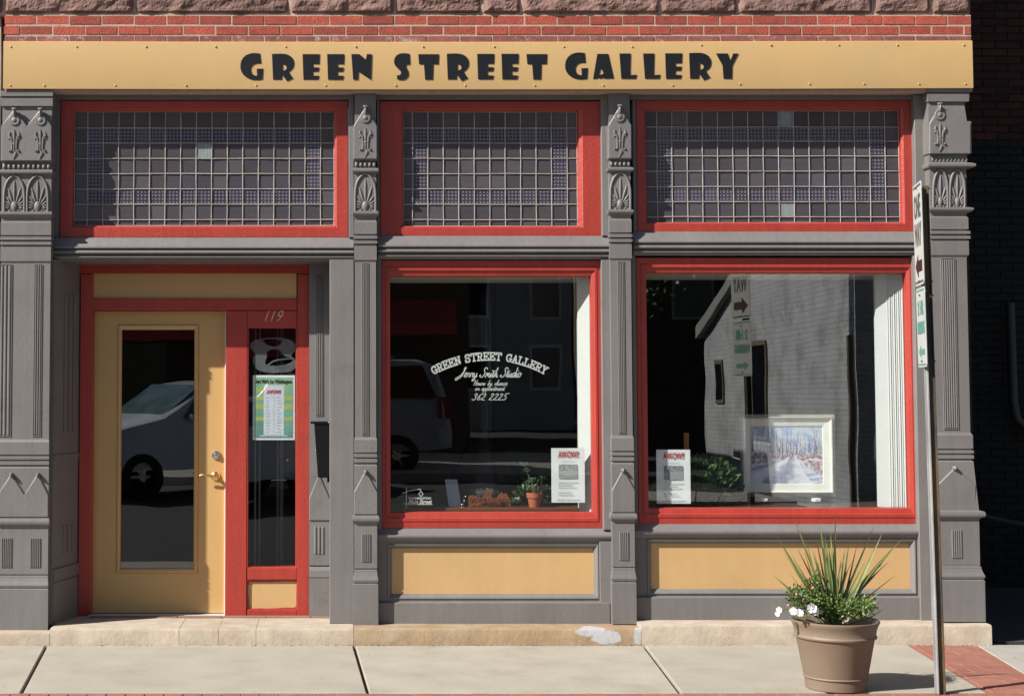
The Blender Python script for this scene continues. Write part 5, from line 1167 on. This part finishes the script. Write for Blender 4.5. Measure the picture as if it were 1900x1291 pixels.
for sx in (.22, .8):
    xx_ = x0 + (x1 - x0) * sx; ob('leg', MB().box(xx_ - .012, xx_ + .012, .63, .655, gzb - .002, z1 + .03), 'mailbox', EZ)
    ob('clip', MB().box(xx_ - .022, xx_ + .022, .50, .63, z0 - .052, z0 - .030, .004), 'white', EZ)
ob('ledge', MB().box(x0 - .01, x1 + .02, .63, .66, z0 - .045, z0 - .03), 'mailbox', EZ)
# bushy houseplant left of the painting and one at the window edge
def bush(name, c, rx, ry, rz, n, lw, m, label, seed):
    rnd = random.Random(seed); t = thing(name, label, 'plant', (c[0], c[1], gzb)); mb = MB(); st = MB()
    base = Vector((c[0], c[1], gzb))
    for k in range(n):
        d = Vector((rnd.gauss(0, 1), rnd.gauss(0, 1), rnd.gauss(0, 1))).normalized() * rnd.uniform(.4, 1) ** .5
        p = Vector(c) + Vector((d.x * rx, d.y * ry, d.z * rz)); 
        if p.z < gzb + .003: continue
        if p.y < YG + .03: p.y = YG + .04
        dr = (p - base).normalized() + Vector((rnd.uniform(-.6, .6), rnd.uniform(-.6, .6), rnd.uniform(-.4, .3))); dr.normalize()
        sd = dr.cross(Vector((rnd.uniform(-1, 1), rnd.uniform(-1, 1), 1))).normalized() * lw; e = p + dr * lw * 3.2; m_ = p + dr * lw * 1.4
        mb.add([p, m_ + sd, e, m_ - sd], [(0, 1, 2, 3)])
        if k % 14 == 0: st.tube([base, (base + p) / 2 + Vector((0, 0, .03)), p], [.004, .003, .002], 5)
    ob('foliage', mb, m, t, kind='stuff'); ob('stem', st, 'stem', t)
    return t
c = at(1306, 905, .38); bush('houseplant', (c.x, .38, c.z), .23, .12, .19, 2300, .017, 'fern', 'bushy dark green houseplant between flyer and painting', 3)
c = at(1208, 925, .24); bush('houseplant', (c.x + .02, .25, c.z - .02), .05, .04, .12, 160, .010, 'leaf', 'light green plant at the left edge of the widest window', 4)
a = at(1274, 830, .30); tag(ob('wooden_stake', MB().box(a.x - .016, a.x + .016, .30, .315, gzb - .002, Z(803, .30, 1274)), 'wood'), 'orange wooden stake standing behind the flyer in the widest window', 'stake')
mb = MB(); P = lambda px, py, Y: tuple(at(px, py, Y))
mb.tube([P(1372, 852, .4), P(1360, 848, .4), P(1354, 842, .4)], .004, 6); mb.tube([P(1346, 855, .41), P(1352, 872, .41), P(1364, 880, .41), P(1374, 880, .41)], .004, 6); mb.tube([P(1374, 880, .41), P(1366, 905, .42), P(1360, 940, .42)], .004, 6)
tag(ob('dry_branch', mb, 'frame_grey', smooth=True), 'curling pale dry branch beside the painting frame', 'branch')

# ================================================================== PLANTER
pb = gr(1551, 1276); s_ = F / (pb.y + 10); PR = 54 / s_
Yp_ = pb.y; base_c = (X(1551, 1276, Yp_), Yp_, 0.0); H = Z(1148, Yp_) - 0.0
POT = thing('planter', 'large tan round plant pot standing on the sidewalk', 'planter', base_c)
rb_, rt = 54 / s_, 70 / s_; rim = 79 / s_; sc = 1.0
k_ = H
ob('pot_body', MB().lathe([(rb_ * .96, 0), (rb_, .006), (rb_ * 1.03, k_ * .155), (rb_ * 1.06, k_ * .165), (rb_ * 1.075, k_ * .18), (rb_ * 1.05, k_ * .195), (rb_ * 1.06, k_ * .21), (rt * .985, k_ * .72), (rt * 1.0, k_ * .735), (rt * 1.045, k_ * .75), (rt * 1.055, k_ * .772), (rt * 1.035, k_ * .79), (rt * 1.03, k_ * .80), (rt * 1.045, k_ * .87), (rt * 1.085, k_ * .93), (rim, k_ * .975), (rim * 1.0, k_ * .992), (rim * .985, k_), (rim * .955, k_ * .995), (rt * .97, k_ * .93), (rt * .93, k_ * .86), (.02, k_ * .86)], base_c, 64), 'planter', POT, smooth=35)
SO = ob('soil', MB().lathe([(rt * .93, k_ * .862), (rt * .5, k_ * .90), (.01, k_ * .91)], base_c, 32), 'soil', POT)
# spike plant: each blade its own leaf
bc = Vector((base_c[0], base_c[1], k_ * .88))
SPK = thing('spike_plant', 'tall spiky green grass-like plant in the tan planter', 'plant', bc)
def blade(tip, bow, wd, m, start=None, y=0.0, droop=0.0):
    a = bc + Vector((random.uniform(-.02, .02), random.uniform(-.02, .02), 0)) if start is None else start
    T_ = at(tip[0], tip[1], Yp_ + y); n_ = 9; L_ = []; side = Vector((random.uniform(.6, 1), random.uniform(-.7, .7), 0)).normalized()
    ax = (T_ - a); 
    side = (Vector((0, -1, 0)).cross(ax)).normalized(); side = (side + Vector((0, random.uniform(-.5, .5), 0))).normalized(); nn = side.cross(ax).normalized()
    for k in range(n_ + 1):
        t = k / n_; p = a + ax * t + Vector((-math.copysign(1, ax.x) * bow * math.sin(math.pi * t), 0, bow * .5 * math.sin(math.pi * t) - droop * t * t))
        w_ = wd * (math.sin(min(1, t * 2.2 + .35) * math.pi / 2)) * (1 - t ** 2.6) + .0004
        L_.append([p - side * w_, p + nn * w_ * .35, p + side * w_])
    mb = MB(); n3 = 3; vs = [q for l in L_ for q in l]; fs = []
    for k in range(n_):
        for i in range(2): fs.append((k * 3 + i, k * 3 + i + 1, (k + 1) * 3 + i + 1, (k + 1) * 3 + i))
    mb.add(vs, fs); ob('leaf', mb, m, SPK, smooth=60)
tipsL = [((1442, 995), 0, 9), ((1472, 958), 0, 8), ((1551, 944), 0, 7), ((1622, 975), 0, 7), ((1637, 989), 0, 8), ((1677, 993), .01, 8), ((1672, 1001), .02, 8), ((1651, 1040), .02, 8), ((1640, 1043), .025, 7), ((1520, 966), 0, 8), ((1526, 985), 0, 9), ((1531, 995), 0, 9), ((1537, 1010), .005, 10), ((1545, 1015), 0, 10), ((1576, 1004), 0, 7), ((1567, 1018), 0, 7), ((1561, 1035), 0, 8), ((1513, 990), 0, 6), ((1480, 1018), 0, 7), ((1533, 1030), 0, 11), ((1590, 1010), 0, 7), ((1523, 1005), 0, 9), ((1541, 990), 0, 8), ((1500, 1050), -.01, 9), ((1585, 1060), 0, 9), ((1600, 1075), .01, 8), ((1520, 1080), 0, 10), ((1572, 1085), 0, 10), ((1555, 1065), 0, 10), ((1485, 1080), -.01, 8), ((1507, 1020), 0, 6), ((1606, 1040), .01, 6), ((1528, 1045), 0, 11), ((1540, 1050), 0, 11), ((1550, 1000), 0, 8)]
for k, (tp, bow, wd) in enumerate(tipsL):
    blade(tp, bow, wd * .0011, 'blade_dry' if k in (7, 8, 17, 18, 16, 20) else 'blade', y=random.uniform(-.08, .08))
for k in range(18):
    a_ = random.uniform(-1.15, 1.15); l_ = random.uniform(85, 165); blade((1545 + math.sin(a_) * l_, 1135 - math.cos(a_) * l_), .012 * random.uniform(.2, 1.4) * (1 if a_ > 0 else -1), .0048, 'blade_dry' if k % 5 == 0 else 'blade', y=random.uniform(-.12, .08), droop=random.uniform(0, .02))
for tp, bow, dr in (((1455, 1083), -.03, .0), ((1412, 1108), -.03, 0), ((1636, 1105), -.02, .02), ((1643, 1120), -.03, .02), ((1525, 1185), -.04, 0), ((1608, 1180), -.05, 0)):
    blade(tp, bow, .004, 'blade', y=-.12 if tp[1] > 1150 else 0, droop=dr)
# petunia with white blooms trailing on the left
PE = thing('petunia', 'leafy petunia with white blooms spilling over the planter left side', 'plant', bc + Vector((-.12, -.08, .02)))
def leafs(c, rx, ry, rz, n, lw, seed, name='foliage', m='leaf'):
    rnd = random.Random(seed); mb = MB()
    for k in range(n):
        d = Vector((rnd.gauss(0, 1), rnd.gauss(0, 1), rnd.gauss(0, 1))).normalized() * rnd.random() ** .4; p = Vector(c) + Vector((d.x * rx, d.y * ry, d.z * rz))
        dr = (d + Vector((0, -.3, .5)) + Vector((rnd.uniform(-.8, .8), rnd.uniform(-.8, .8), rnd.uniform(-.5, .5)))).normalized(); sd = dr.cross(Vector((rnd.uniform(-1, 1), rnd.uniform(-1, 1), .6))).normalized() * lw * rnd.uniform(.7, 1.2)
        l_ = lw * rnd.uniform(2.2, 3.4); up = sd.cross(dr).normalized() * lw * .3
        mb.add([p, p + dr * l_ * .45 + sd, p + dr * l_ + up, p + dr * l_ * .45 - sd, p + dr * l_ * .5 - up], [(0, 1, 4), (1, 2, 4), (2, 3, 4), (3, 0, 4)])
    return ob(name, mb, m, PE, kind='stuff')
lp = lambda px, py, dy=0: tuple(at(px, py, Yp_ + dy))
leafs(lp(1497, 1118, -.08), .10, .09, .065, 420, .0075, 1); leafs(lp(1480, 1105, -.08), .06, .05, .055, 160, .007, 2); leafs(lp(1508, 1092, -.03), .05, .05, .06, 130, .007, 6); leafs(lp(1517, 1070, -.02), .022, .02, .06, 60, .006, 7)
leafs(lp(1585, 1128, -.05), .13, .11, .045, 520, .007, 3); leafs(lp(1600, 1118, 0), .06, .06, .05, 130, .008, 4); leafs(lp(1548, 1125, 0), .14, .12, .07, 420, .008, 5)
stm = MB(); 
for tx, ty in ((1446, 1130), (1462, 1112), (1480, 1085), (1470, 1128), (1517, 1050), (1500, 1075)): stm.tube([bc + Vector((-.05, -.05, 0)), (bc + Vector(lp(tx, ty, -.08))) / 2 + Vector((0, 0, .05)), Vector(lp(tx, ty, -.08))], [.003, .0025, .002], 5)
ob('stem', stm, 'stem', PE)
def bloom(px, py, r, dy, tilt):
    r *= .88; c = Vector(lp(px, py, dy)); mb = MB(); rnd = random.Random(int(px)); f = Vector((tilt[0], -1, tilt[1])).normalized(); u = f.cross(Vector((0, 0, 1))).normalized(); v = u.cross(f)
    for k in range(5):
        a0 = 2 * math.pi * k / 5 + .3; pts = [c]
        for j in range(7):
            a = a0 + (j - 3) * .205; rr = r * (1 + .06 * math.sin(j * 2.2 + k)) * (1 if 0 < j < 6 else .86); pts.append(c + (u * math.cos(a) + v * math.sin(a)) * rr + f * (r * (.30 + .10 * rnd.uniform(-1, 1) + (.12 if j in (0, 6) else 0))))
        mb.add(pts, [(0, j, j + 1) for j in range(1, 7)])
    mb.tube([c, c - f * r * .9], [r * .2, r * .07], 6)
    ob('bloom', mb, 'petal', PE, smooth=30)
bloom(1446, 1131, .019, -.1, (-.7, .1)); bloom(1443, 1138, .016, -.1, (-.9, -.2)); bloom(1472, 1134, .024, -.15, (-.3, .5)); bloom(1483, 1137, .024, -.16, (.1, .5)); bloom(1506, 1128, .030, -.16, (-.1, .25)); bloom(1512, 1133, .026, -.16, (.3, .1))
bd = MB()
for px, py in ((1478, 1102), (1508, 1090), (1491, 1112), (1463, 1122)): bd.blob(lp(px, py, -.13), .006, .006, .010, random.uniform(-1, 1), 6, 3)
ob('bud', bd, 'bud', PE)

# ================================================================== STREET SIGN POST
g_ = gr(1744, 1286); Yq = g_.y
foot = Vector((g_.x, Yq, 0)); top = at(1712, 345, Yq)
SPT = thing('street_sign_post', 'leaning rusty steel post carrying two signs at the sidewalk edge', 'sign post', foot)
ax = (top - foot)
def pt(t): return foot + ax * t
va = R(90) - R(12.5)       # width of the plates runs almost along the line of sight
wv = Vector((math.cos(va), math.sin(va), 0)); nv = Vector((-wv.y, wv.x, 0))   # nv points to the left, street side
def plank(mb, a, b, hx, hy, u, v):
    rg = [[p + u * (sx * hx) + v * (sy * hy) for sx, sy in ((-1, -1), (1, -1), (1, 1), (-1, 1))] for p in (a, b)]; mb.rings(rg)
ux, uy = Vector((1, 0, 0)), Vector((0, 1, 0))
mb = MB(); plank(mb, pt(0) + ux * .006, pt(1) + ux * .006, .014, .003, ux, uy); ob('post_web', mb, 'signpost', SPT)
mb = MB(); plank(mb, pt(0) - ux * .012, pt(1) - ux * .012, .003, .017, ux, uy); plank(mb, pt(0) - ux * .020, pt(1) - ux * .020, .006, .002, ux, uy); ob('post_flange', mb, 'galv', SPT)
mb = MB(); plank(mb, pt(0) + ux * .024, pt(1) + ux * .024, .003, .014, ux, uy); ob('post_flange', mb, 'signpost', SPT)
def plate(name, yt, yb, wd, off, label=None, m='sign_white'):
    zt, zb_ = Z(yt, Yq, 1710), Z(yb, Yq, 1710); tc = (zt + zb_) / 2 / top.z; c = pt(tc) - ux * .030; up = ax.normalized()
    mb = MB(); h = (zt - zb_) / 2; rr = .02
    pts = []
    for cx_, cz_, a0 in ((wd / 2 - rr, h - rr, 0), (-wd / 2 + rr, h - rr, 90), (-wd / 2 + rr, -h + rr, 180), (wd / 2 - rr, -h + rr, 270)):
        for k in range(5): a = R(a0 + 22.5 * k); pts.append((cx_ + rr * math.cos(a), cz_ + rr * math.sin(a)))
    W_ = lambda u, v, d: c + wv * (u + off) + up * v + nv * d
    mb.rings([[W_(u, v, 0) for u, v in pts], [W_(u, v, .003) for u, v in pts]])
    o = ob(name, mb, m, SPT, label); return o, W_, h
P1, W1_, h1_ = plate('one_way_sign', 341, 529, .30, 0, 'white one way sign with a brown arrow')
def on_plate(name, W_, polys, m, par, d=.0045):
    mb = MB()
    for k, pl in enumerate(polys): mb.add([W_(u, v, d + .0002 * (k % 3)) for u, v in pl], [tuple(range(len(pl)))])
    return ob(name, mb, m, par)
def word_on(name, s, W_, u0, v0, size, m, par, width):
    t = text_mb(s, 0, 0, 0, size, off=.004, width=width); mb = MB(); mb.add([W_(-(v[0]) + u0, v[2] + v0, .0045 - v[1]) for v in t.v], t.f); return ob(name, mb, m, par)
word_on('lettering', 'ONE', W1_, 0, .09, .17, 'sign_black', P1, .22); word_on('lettering', 'WAY', W1_, 0, -.06, .17, 'sign_black', P1, .23)
on_plate('arrow', W1_, [[(.12, -.17), (.02, -.105), (.02, -.14), (-.11, -.14), (-.11, -.20), (.02, -.20), (.02, -.235)]], 'sign_brown', P1)
on_plate('border', W1_, [[(-.13, h1_ - .022), (.13, h1_ - .022), (.13, h1_ - .012), (-.13, h1_ - .012)], [(-.13, -h1_ + .012), (.13, -h1_ + .012), (.13, -h1_ + .022), (-.13, -h1_ + .022)]], 'sign_black', P1)
P2, W2_, h2_ = plate('parking_sign', 534, 681, .30, 0, 'white parking sign with green lettering')
word_on('lettering', '2 HR', W2_, 0, .07, .10, 'sign_green', P2, .20); word_on('lettering', 'PARKING', W2_, 0, -.03, .085, 'sign_green', P2, .24)
on_plate('arrow', W2_, [[(.10, -.13), (.03, -.095), (.03, -.115), (-.10, -.115), (-.10, -.145), (.03, -.145), (.03, -.165)]], 'sign_green', P2)
on_plate('border', W2_, [[(-.13, h2_ - .018), (.13, h2_ - .018), (.13, h2_ - .010), (-.13, h2_ - .010)], [(-.13, -h2_ + .010), (.13, -h2_ + .010), (.13, -h2_ + .018), (-.13, -h2_ + .018)]], 'sign_green', P2)
for py in (350, 522, 548, 670):
    z_ = Z(py, Yq, 1720); c = pt(z_ / top.z); ob('bolt', MB().tube([c - ux * .04, c + ux * .036], .005, 8), 'signpost', SPT)

# ================================================================== ALLEY ON THE RIGHT
YA = 2.7
AL = thing('alley_building', 'shaded dark brick building across the alley behind the corner', 'building', (7, YA + 1, 0))
zs = Z(262, YA, 1850)
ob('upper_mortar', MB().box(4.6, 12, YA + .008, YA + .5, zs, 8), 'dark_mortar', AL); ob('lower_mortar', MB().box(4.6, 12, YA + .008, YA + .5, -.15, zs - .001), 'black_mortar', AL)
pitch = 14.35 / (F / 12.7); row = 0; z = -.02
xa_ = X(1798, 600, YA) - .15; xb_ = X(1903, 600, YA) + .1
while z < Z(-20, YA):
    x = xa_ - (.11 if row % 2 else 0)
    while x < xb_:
        me = brick_dk if z > zs - .03 else brick_bk  # near-black bricks on the lower courses, dark red above
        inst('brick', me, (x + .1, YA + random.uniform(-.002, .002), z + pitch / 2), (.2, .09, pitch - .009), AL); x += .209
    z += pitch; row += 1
c0 = at(1874, 562, YA - .12)
DP = tag(ob('drain_pipe', MB().tube([(c0.x, YA - .12, c0.z), (c0.x + .01, YA - .12, Z(745, YA - .12, 1880)), (c0.x + .03, YA - .12, Z(775, YA - .12, 1880)), (c0.x + .09, YA - .12, Z(790, YA - .12, 1890)), (c0.x + .4, YA - .12, Z(792, YA - .12, 1890))], .037, 14), 'pipe', smooth=50), 'grey elbow drain pipe on the dark alley wall', 'pipe')
a, b = at(1822, 957, 1.2), at(1905, 974, 0.9); tag(ob('alley_handrail', MB().tube([a, b, b + (b - a)], .016, 10).box(b.x + .25, b.x + .28, .75, .78, -.02, b.z - .05), 'rail', smooth=50), 'thin grey metal handrail sloping across the dark alley', 'handrail')

# ================================================================== THE OTHER SIDE OF THE STREET (seen mirrored in the glass)
ob('far_sidewalk', MB().box(-60, 7.2, -20, -14.2, -.16, -.01), 'concrete2', kind='structure')
FB = thing('far_brick_building', 'brown brick shop building across the street with red awning', 'building', (-5, -22, 0))
ob('wall', MB().box(-22, 2.6, -30, -20, -.15, 5.0), 'farbrick', FB)
for k in range(9):
    xw = -20 + k * 2.5; w_ = ob('window', MB().box(xw, xw + 1.3, -20.0, -19.96, 3.6, 4.5), 'farwall', FB); ob('pane', MB().box(xw + .1, xw + 1.2, -19.955, -19.93, 3.68, 4.42), 'farglass', w_)
for k in range(5): xw = -19 + k * 4.2; w_ = ob('window', MB().box(xw, xw + 3.2, -20.0, -19.96, .5, 2.6), 'farbrick', FB); ob('pane', MB().box(xw + .1, xw + 3.1, -19.955, -19.93, .6, 2.5), 'farglass', w_)
ob('awning', MB().xprof([(-19.9, 2.95), (-18.9, 2.45), (-18.9, 2.25), (-19.9, 2.6)], -7, 2.3), 'awning', FB)
WB = thing('white_brick_building', 'white painted brick building across the street with a low rear wing', 'building', (10, -19, 0))
ob('wall', MB().box(7.6, 15, -19.5, -12.5, -.15, 8), 'whitebrick', WB)
ob('rear_wall', MB().rings([[(7.75, -22.4, -.15), (7.75, -19.5, -.15), (7.75, -19.5, 3.8), (7.75, -22.4, 2.95)], [(13, -22.4, -.15), (13, -19.5, -.15), (13, -19.5, 3.8), (13, -22.4, 2.95)]]), 'whitebrick', WB)
ob('roof', MB().rings([[(7.6, -22.6, 2.92), (7.6, -19.51, 3.82), (7.6, -19.51, 4.05), (7.6, -22.6, 3.15)], [(13.2, -22.6, 2.92), (13.2, -19.51, 3.82), (13.2, -19.51, 4.05), (13.2, -22.6, 3.15)]]), 'farwall', WB)
for y0, y1, z0, z1 in ((-21.5, -20.9, 1.5, 2.4), (-18.1, -17.2, .85, 2.65), (-17, -16.2, 4.4, 6)):
    xw = 7.75 if y0 < -19.5 else 7.6
    w_ = ob('window', MB().box(xw - .03, xw - .001, y0, y1, z0, z1), 'timber', WB); ob('pane', MB().box(xw - .045, xw - .032, y0 + .08, y1 - .08, z0 + .08, z1 - .08), 'farglass', w_)
ob('downpipe', MB().tube([(7.45, -12.3, 0), (7.45, -12.3, 2.5)], .045, 8), 'timber', WB)
HS = thing('pale_house', 'pale two storey house set back beyond the side street', 'house', (5, -34, 0))
ob('wall', MB().box(2.8, 6.6, -38, -33, -.15, 4.6), 'farwall', HS); ob('roof', MB().xprof([(-38.4, 4.6), (-32.6, 4.6), (-35.5, 6.4)], 2.5, 6.9), 'roofing', HS)
for xw in (3.4, 5.4):
    for zw in (.9, 2.9): w_ = ob('window', MB().box(xw, xw + .9, -33, -32.96, zw, zw + 1.3), 'white', HS); ob('pane', MB().box(xw + .08, xw + .82, -32.95, -32.92, zw + .08, zw + 1.22), 'farglass', w_)
UP = thing('utility_pole', 'tall timber utility pole at the far kerb', 'utility pole', (4.0, -14.6, 0))
ob('pole', MB().tube([(4.0, -14.6, -.1), (3.8, -14.6, 9)], [.13, .10], 12), 'timber', UP); ob('crossarm', MB().box(2.9, 4.8, -14.65, -14.55, 8.2, 8.35), 'timber', UP)
# three trees in the gap
def tree(x, y, h, seed, lab):
    t = thing('street_tree', lab, 'tree', (x, y, 0)); rnd = random.Random(seed); tr = MB().tube([(x, y, -.1), (x + .1, y, h * .35), (x - .05, y + .1, h * .6)], [.18, .14, .08], 10)
    for k in range(7): a = rnd.uniform(0, 6.28); tr.tube([(x, y, h * .35), (x + math.cos(a) * h * .12, y + math.sin(a) * h * .12, h * .55), (x + math.cos(a) * h * .25, y + math.sin(a) * h * .25, h * .75)], [.08, .05, .02], 6)
    ob('trunk', tr, 'timber', t); mb = MB()
    for k in range(2600):
        d = Vector((rnd.gauss(0, 1), rnd.gauss(0, 1), rnd.gauss(0, 1))).normalized() * rnd.uniform(.55, 1); nn = 1 + .35 * noise.noise(d * 2.3 + Vector((seed, 0, 0))); p = Vector((x, y, h * .68)) + Vector((d.x * h * .32 * nn, d.y * h * .32 * nn, d.z * h * .32 * nn)); s_ = .09
        e1 = Vector((rnd.uniform(-1, 1), rnd.uniform(-1, 1), rnd.uniform(-1, 1))).normalized() * s_; e2 = e1.cross(Vector((rnd.uniform(-1, 1), rnd.uniform(-1, 1), rnd.uniform(-1, 1)))).normalized() * s_ * .7
        mb.add([p - e1, p + e2, p + e1, p - e2], [(0, 1, 2, 3)])
    ob('crown', mb, 'fern', t, kind='stuff')
WH = thing('backdrop_block', 'long dark brick block added to keep sky out of the window reflections', 'backdrop_block', (5, -47, 0)); ob('wall', MB().box(-14, 24, -52, -45, -.15, 9), 'farbrick', WH)  # added block, keeps bright sky out of the mirrored view
for k in range(12): w_ = ob('window', MB().box(-12 + 3 * k, -10.6 + 3 * k, -45, -44.95, 4.5, 6.8), 'farwall', WH); ob('pane', MB().box(-11.9 + 3 * k, -10.7 + 3 * k, -44.94, -44.9, 4.6, 6.7), 'farglass', w_)
tree(8, -36, 10, 2, 'dark tree right of the pale house behind the low wing')

# parked cars
def car(loc, L_, Wd, Hh, paint, label, suv=False, flip=False, yaw=0.0):
    t = thing('parked_car', label, 'car', loc); sx = -1 if flip else 1; ox, oy, _ = loc
    if suv: up = [(-.5, .34), (-.49, .52), (-.46, .60), (-.24, .63), (-.14, .97), (-.02, 1.0), (.38, .99), (.45, .93), (.49, .60), (.5, .34)]
    else: up = [(-.5, .36), (-.495, .46), (-.46, .53), (-.24, .66), (-.07, .96), (.03, 1.0), (.16, .99), (.30, .72), (.46, .66), (.495, .56), (.5, .36)]
    low = [(.5, .22), (.42, .18), (-.42, .18), (-.5, .22)]
    pts = up + low; rg = []
    for w_, s1, zc in ((-1, .96, .0), (-.93, 1, 1), (.93, 1, 1), (1, .96, 0)):
        ring = []
        for u, v in pts:
            tum = max(0, (v - .6) / .4) * .16
            yy = w_ * (1 - tum); ring.append((ox + sx * u * L_ * s1, oy + yy * Wd / 2, v * Hh * (1 if abs(w_) < .95 else .985)))
        rg.append(ring)
    ob('body', MB().rings(rg), paint, t, smooth=35)
    gp = [(-.17, .66), (-.09, .93), (.14, .94), (.25, .70)] if not suv else [(-.19, .65), (-.11, .93), (.40, .93), (.45, .65)]
    for sd in (-1, 1):
        mb = MB(); q = []
        for u, v in gp: tum = max(0, (v - .6) / .4) * .16; q.append((ox + sx * u * L_, oy + sd * ((1 - tum) * Wd / 2 + .004), v * Hh))
        mb.add(q, [(0, 1, 2, 3)]); ob('side_window', mb, 'windscreen' if not suv else 'farglass', t)
    fr = [(-.225, .665), (-.08, .955)] if not suv else [(-.235, .645), (-.15, .955)]
    mb = MB(); (u0, v0), (u1, v1) = fr; o_ = .02
    mb.add([(ox + sx * (u0 * L_ - o_), oy - Wd * .44, v0 * Hh + .02), (ox + sx * (u0 * L_ - o_), oy + Wd * .44, v0 * Hh + .02), (ox + sx * (u1 * L_ - o_), oy + Wd * .40, v1 * Hh + .02), (ox + sx * (u1 * L_ - o_), oy - Wd * .40, v1 * Hh + .02)], [(0, 1, 2, 3)]); ob('windscreen', mb, 'windscreen', t)
    rw = .33 if not suv else .37
    for u in (-.31, .31):
        for sd in (-1, 1):
            yy = oy + sd * (Wd / 2 - .08); c = (ox + u * L_, yy + .12, rw - .14)
            wh = ob('wheel', MB().lathe([(rw * .62, .10), (rw * .62, 0), (rw * .96, .0), (rw, .02), (rw, .22), (rw * .96, .24), (rw * .62, .24), (rw * .62, .14)], c, 24, 'y'), 'tyre', t, smooth=40)
            rm = MB().lathe([(rw * .2, -.002), (rw * .2, .243)], c, 12, 'y')
            for q in range(6):
                a_ = q * math.pi / 3; rm.tube([(c[0] + rw * .15 * math.cos(a_), c[1] - .12 + s2 * .115, c[2] + rw * .15 * math.sin(a_)) for s2 in (0,)] + [(c[0] + rw * .63 * math.cos(a_), c[1] - .12, c[2] + rw * .63 * math.sin(a_))], [.05, .03], 6, 2.2)
            ob('rim', rm, 'silver', wh)
    for sd in (-1, 1):
        ob('headlight', MB().box(ox - sx * (L_ * .492), ox - sx * (L_ * .46), oy + sd * Wd * .28, oy + sd * Wd * .47, Hh * .46, Hh * .54), 'paper', t)
        ob('tail_light', MB().box(ox + sx * (L_ * .455), ox + sx * (L_ * .502), oy + sd * Wd * .40, oy + sd * Wd * .492, Hh * .46, Hh * (.58 if not suv else .66)), 'tail', t)
    ob('roof_rack' if suv else 'door_mirror', MB().box(ox - sx * L_ * .15, ox - sx * L_ * .12 if not suv else ox + L_ * .3, oy + Wd * .40, oy + Wd * .5 + (.12 if not suv else 0), Hh * (.64 if not suv else 1.0), Hh * (.70 if not suv else 1.03)), paint, t)
    t.rotation_euler = (0, 0, R(yaw))
car((-2.05, -12.7, -.14), 4.6, 1.80, 1.52, 'car_silver', 'silver saloon car parked across the street, mirrored in the door glass', yaw=-35)
car((-.45, -15.9, -.14), 4.7, 1.85, 1.80, 'car_grey', 'grey estate car parked behind the silver saloon', suv=True)
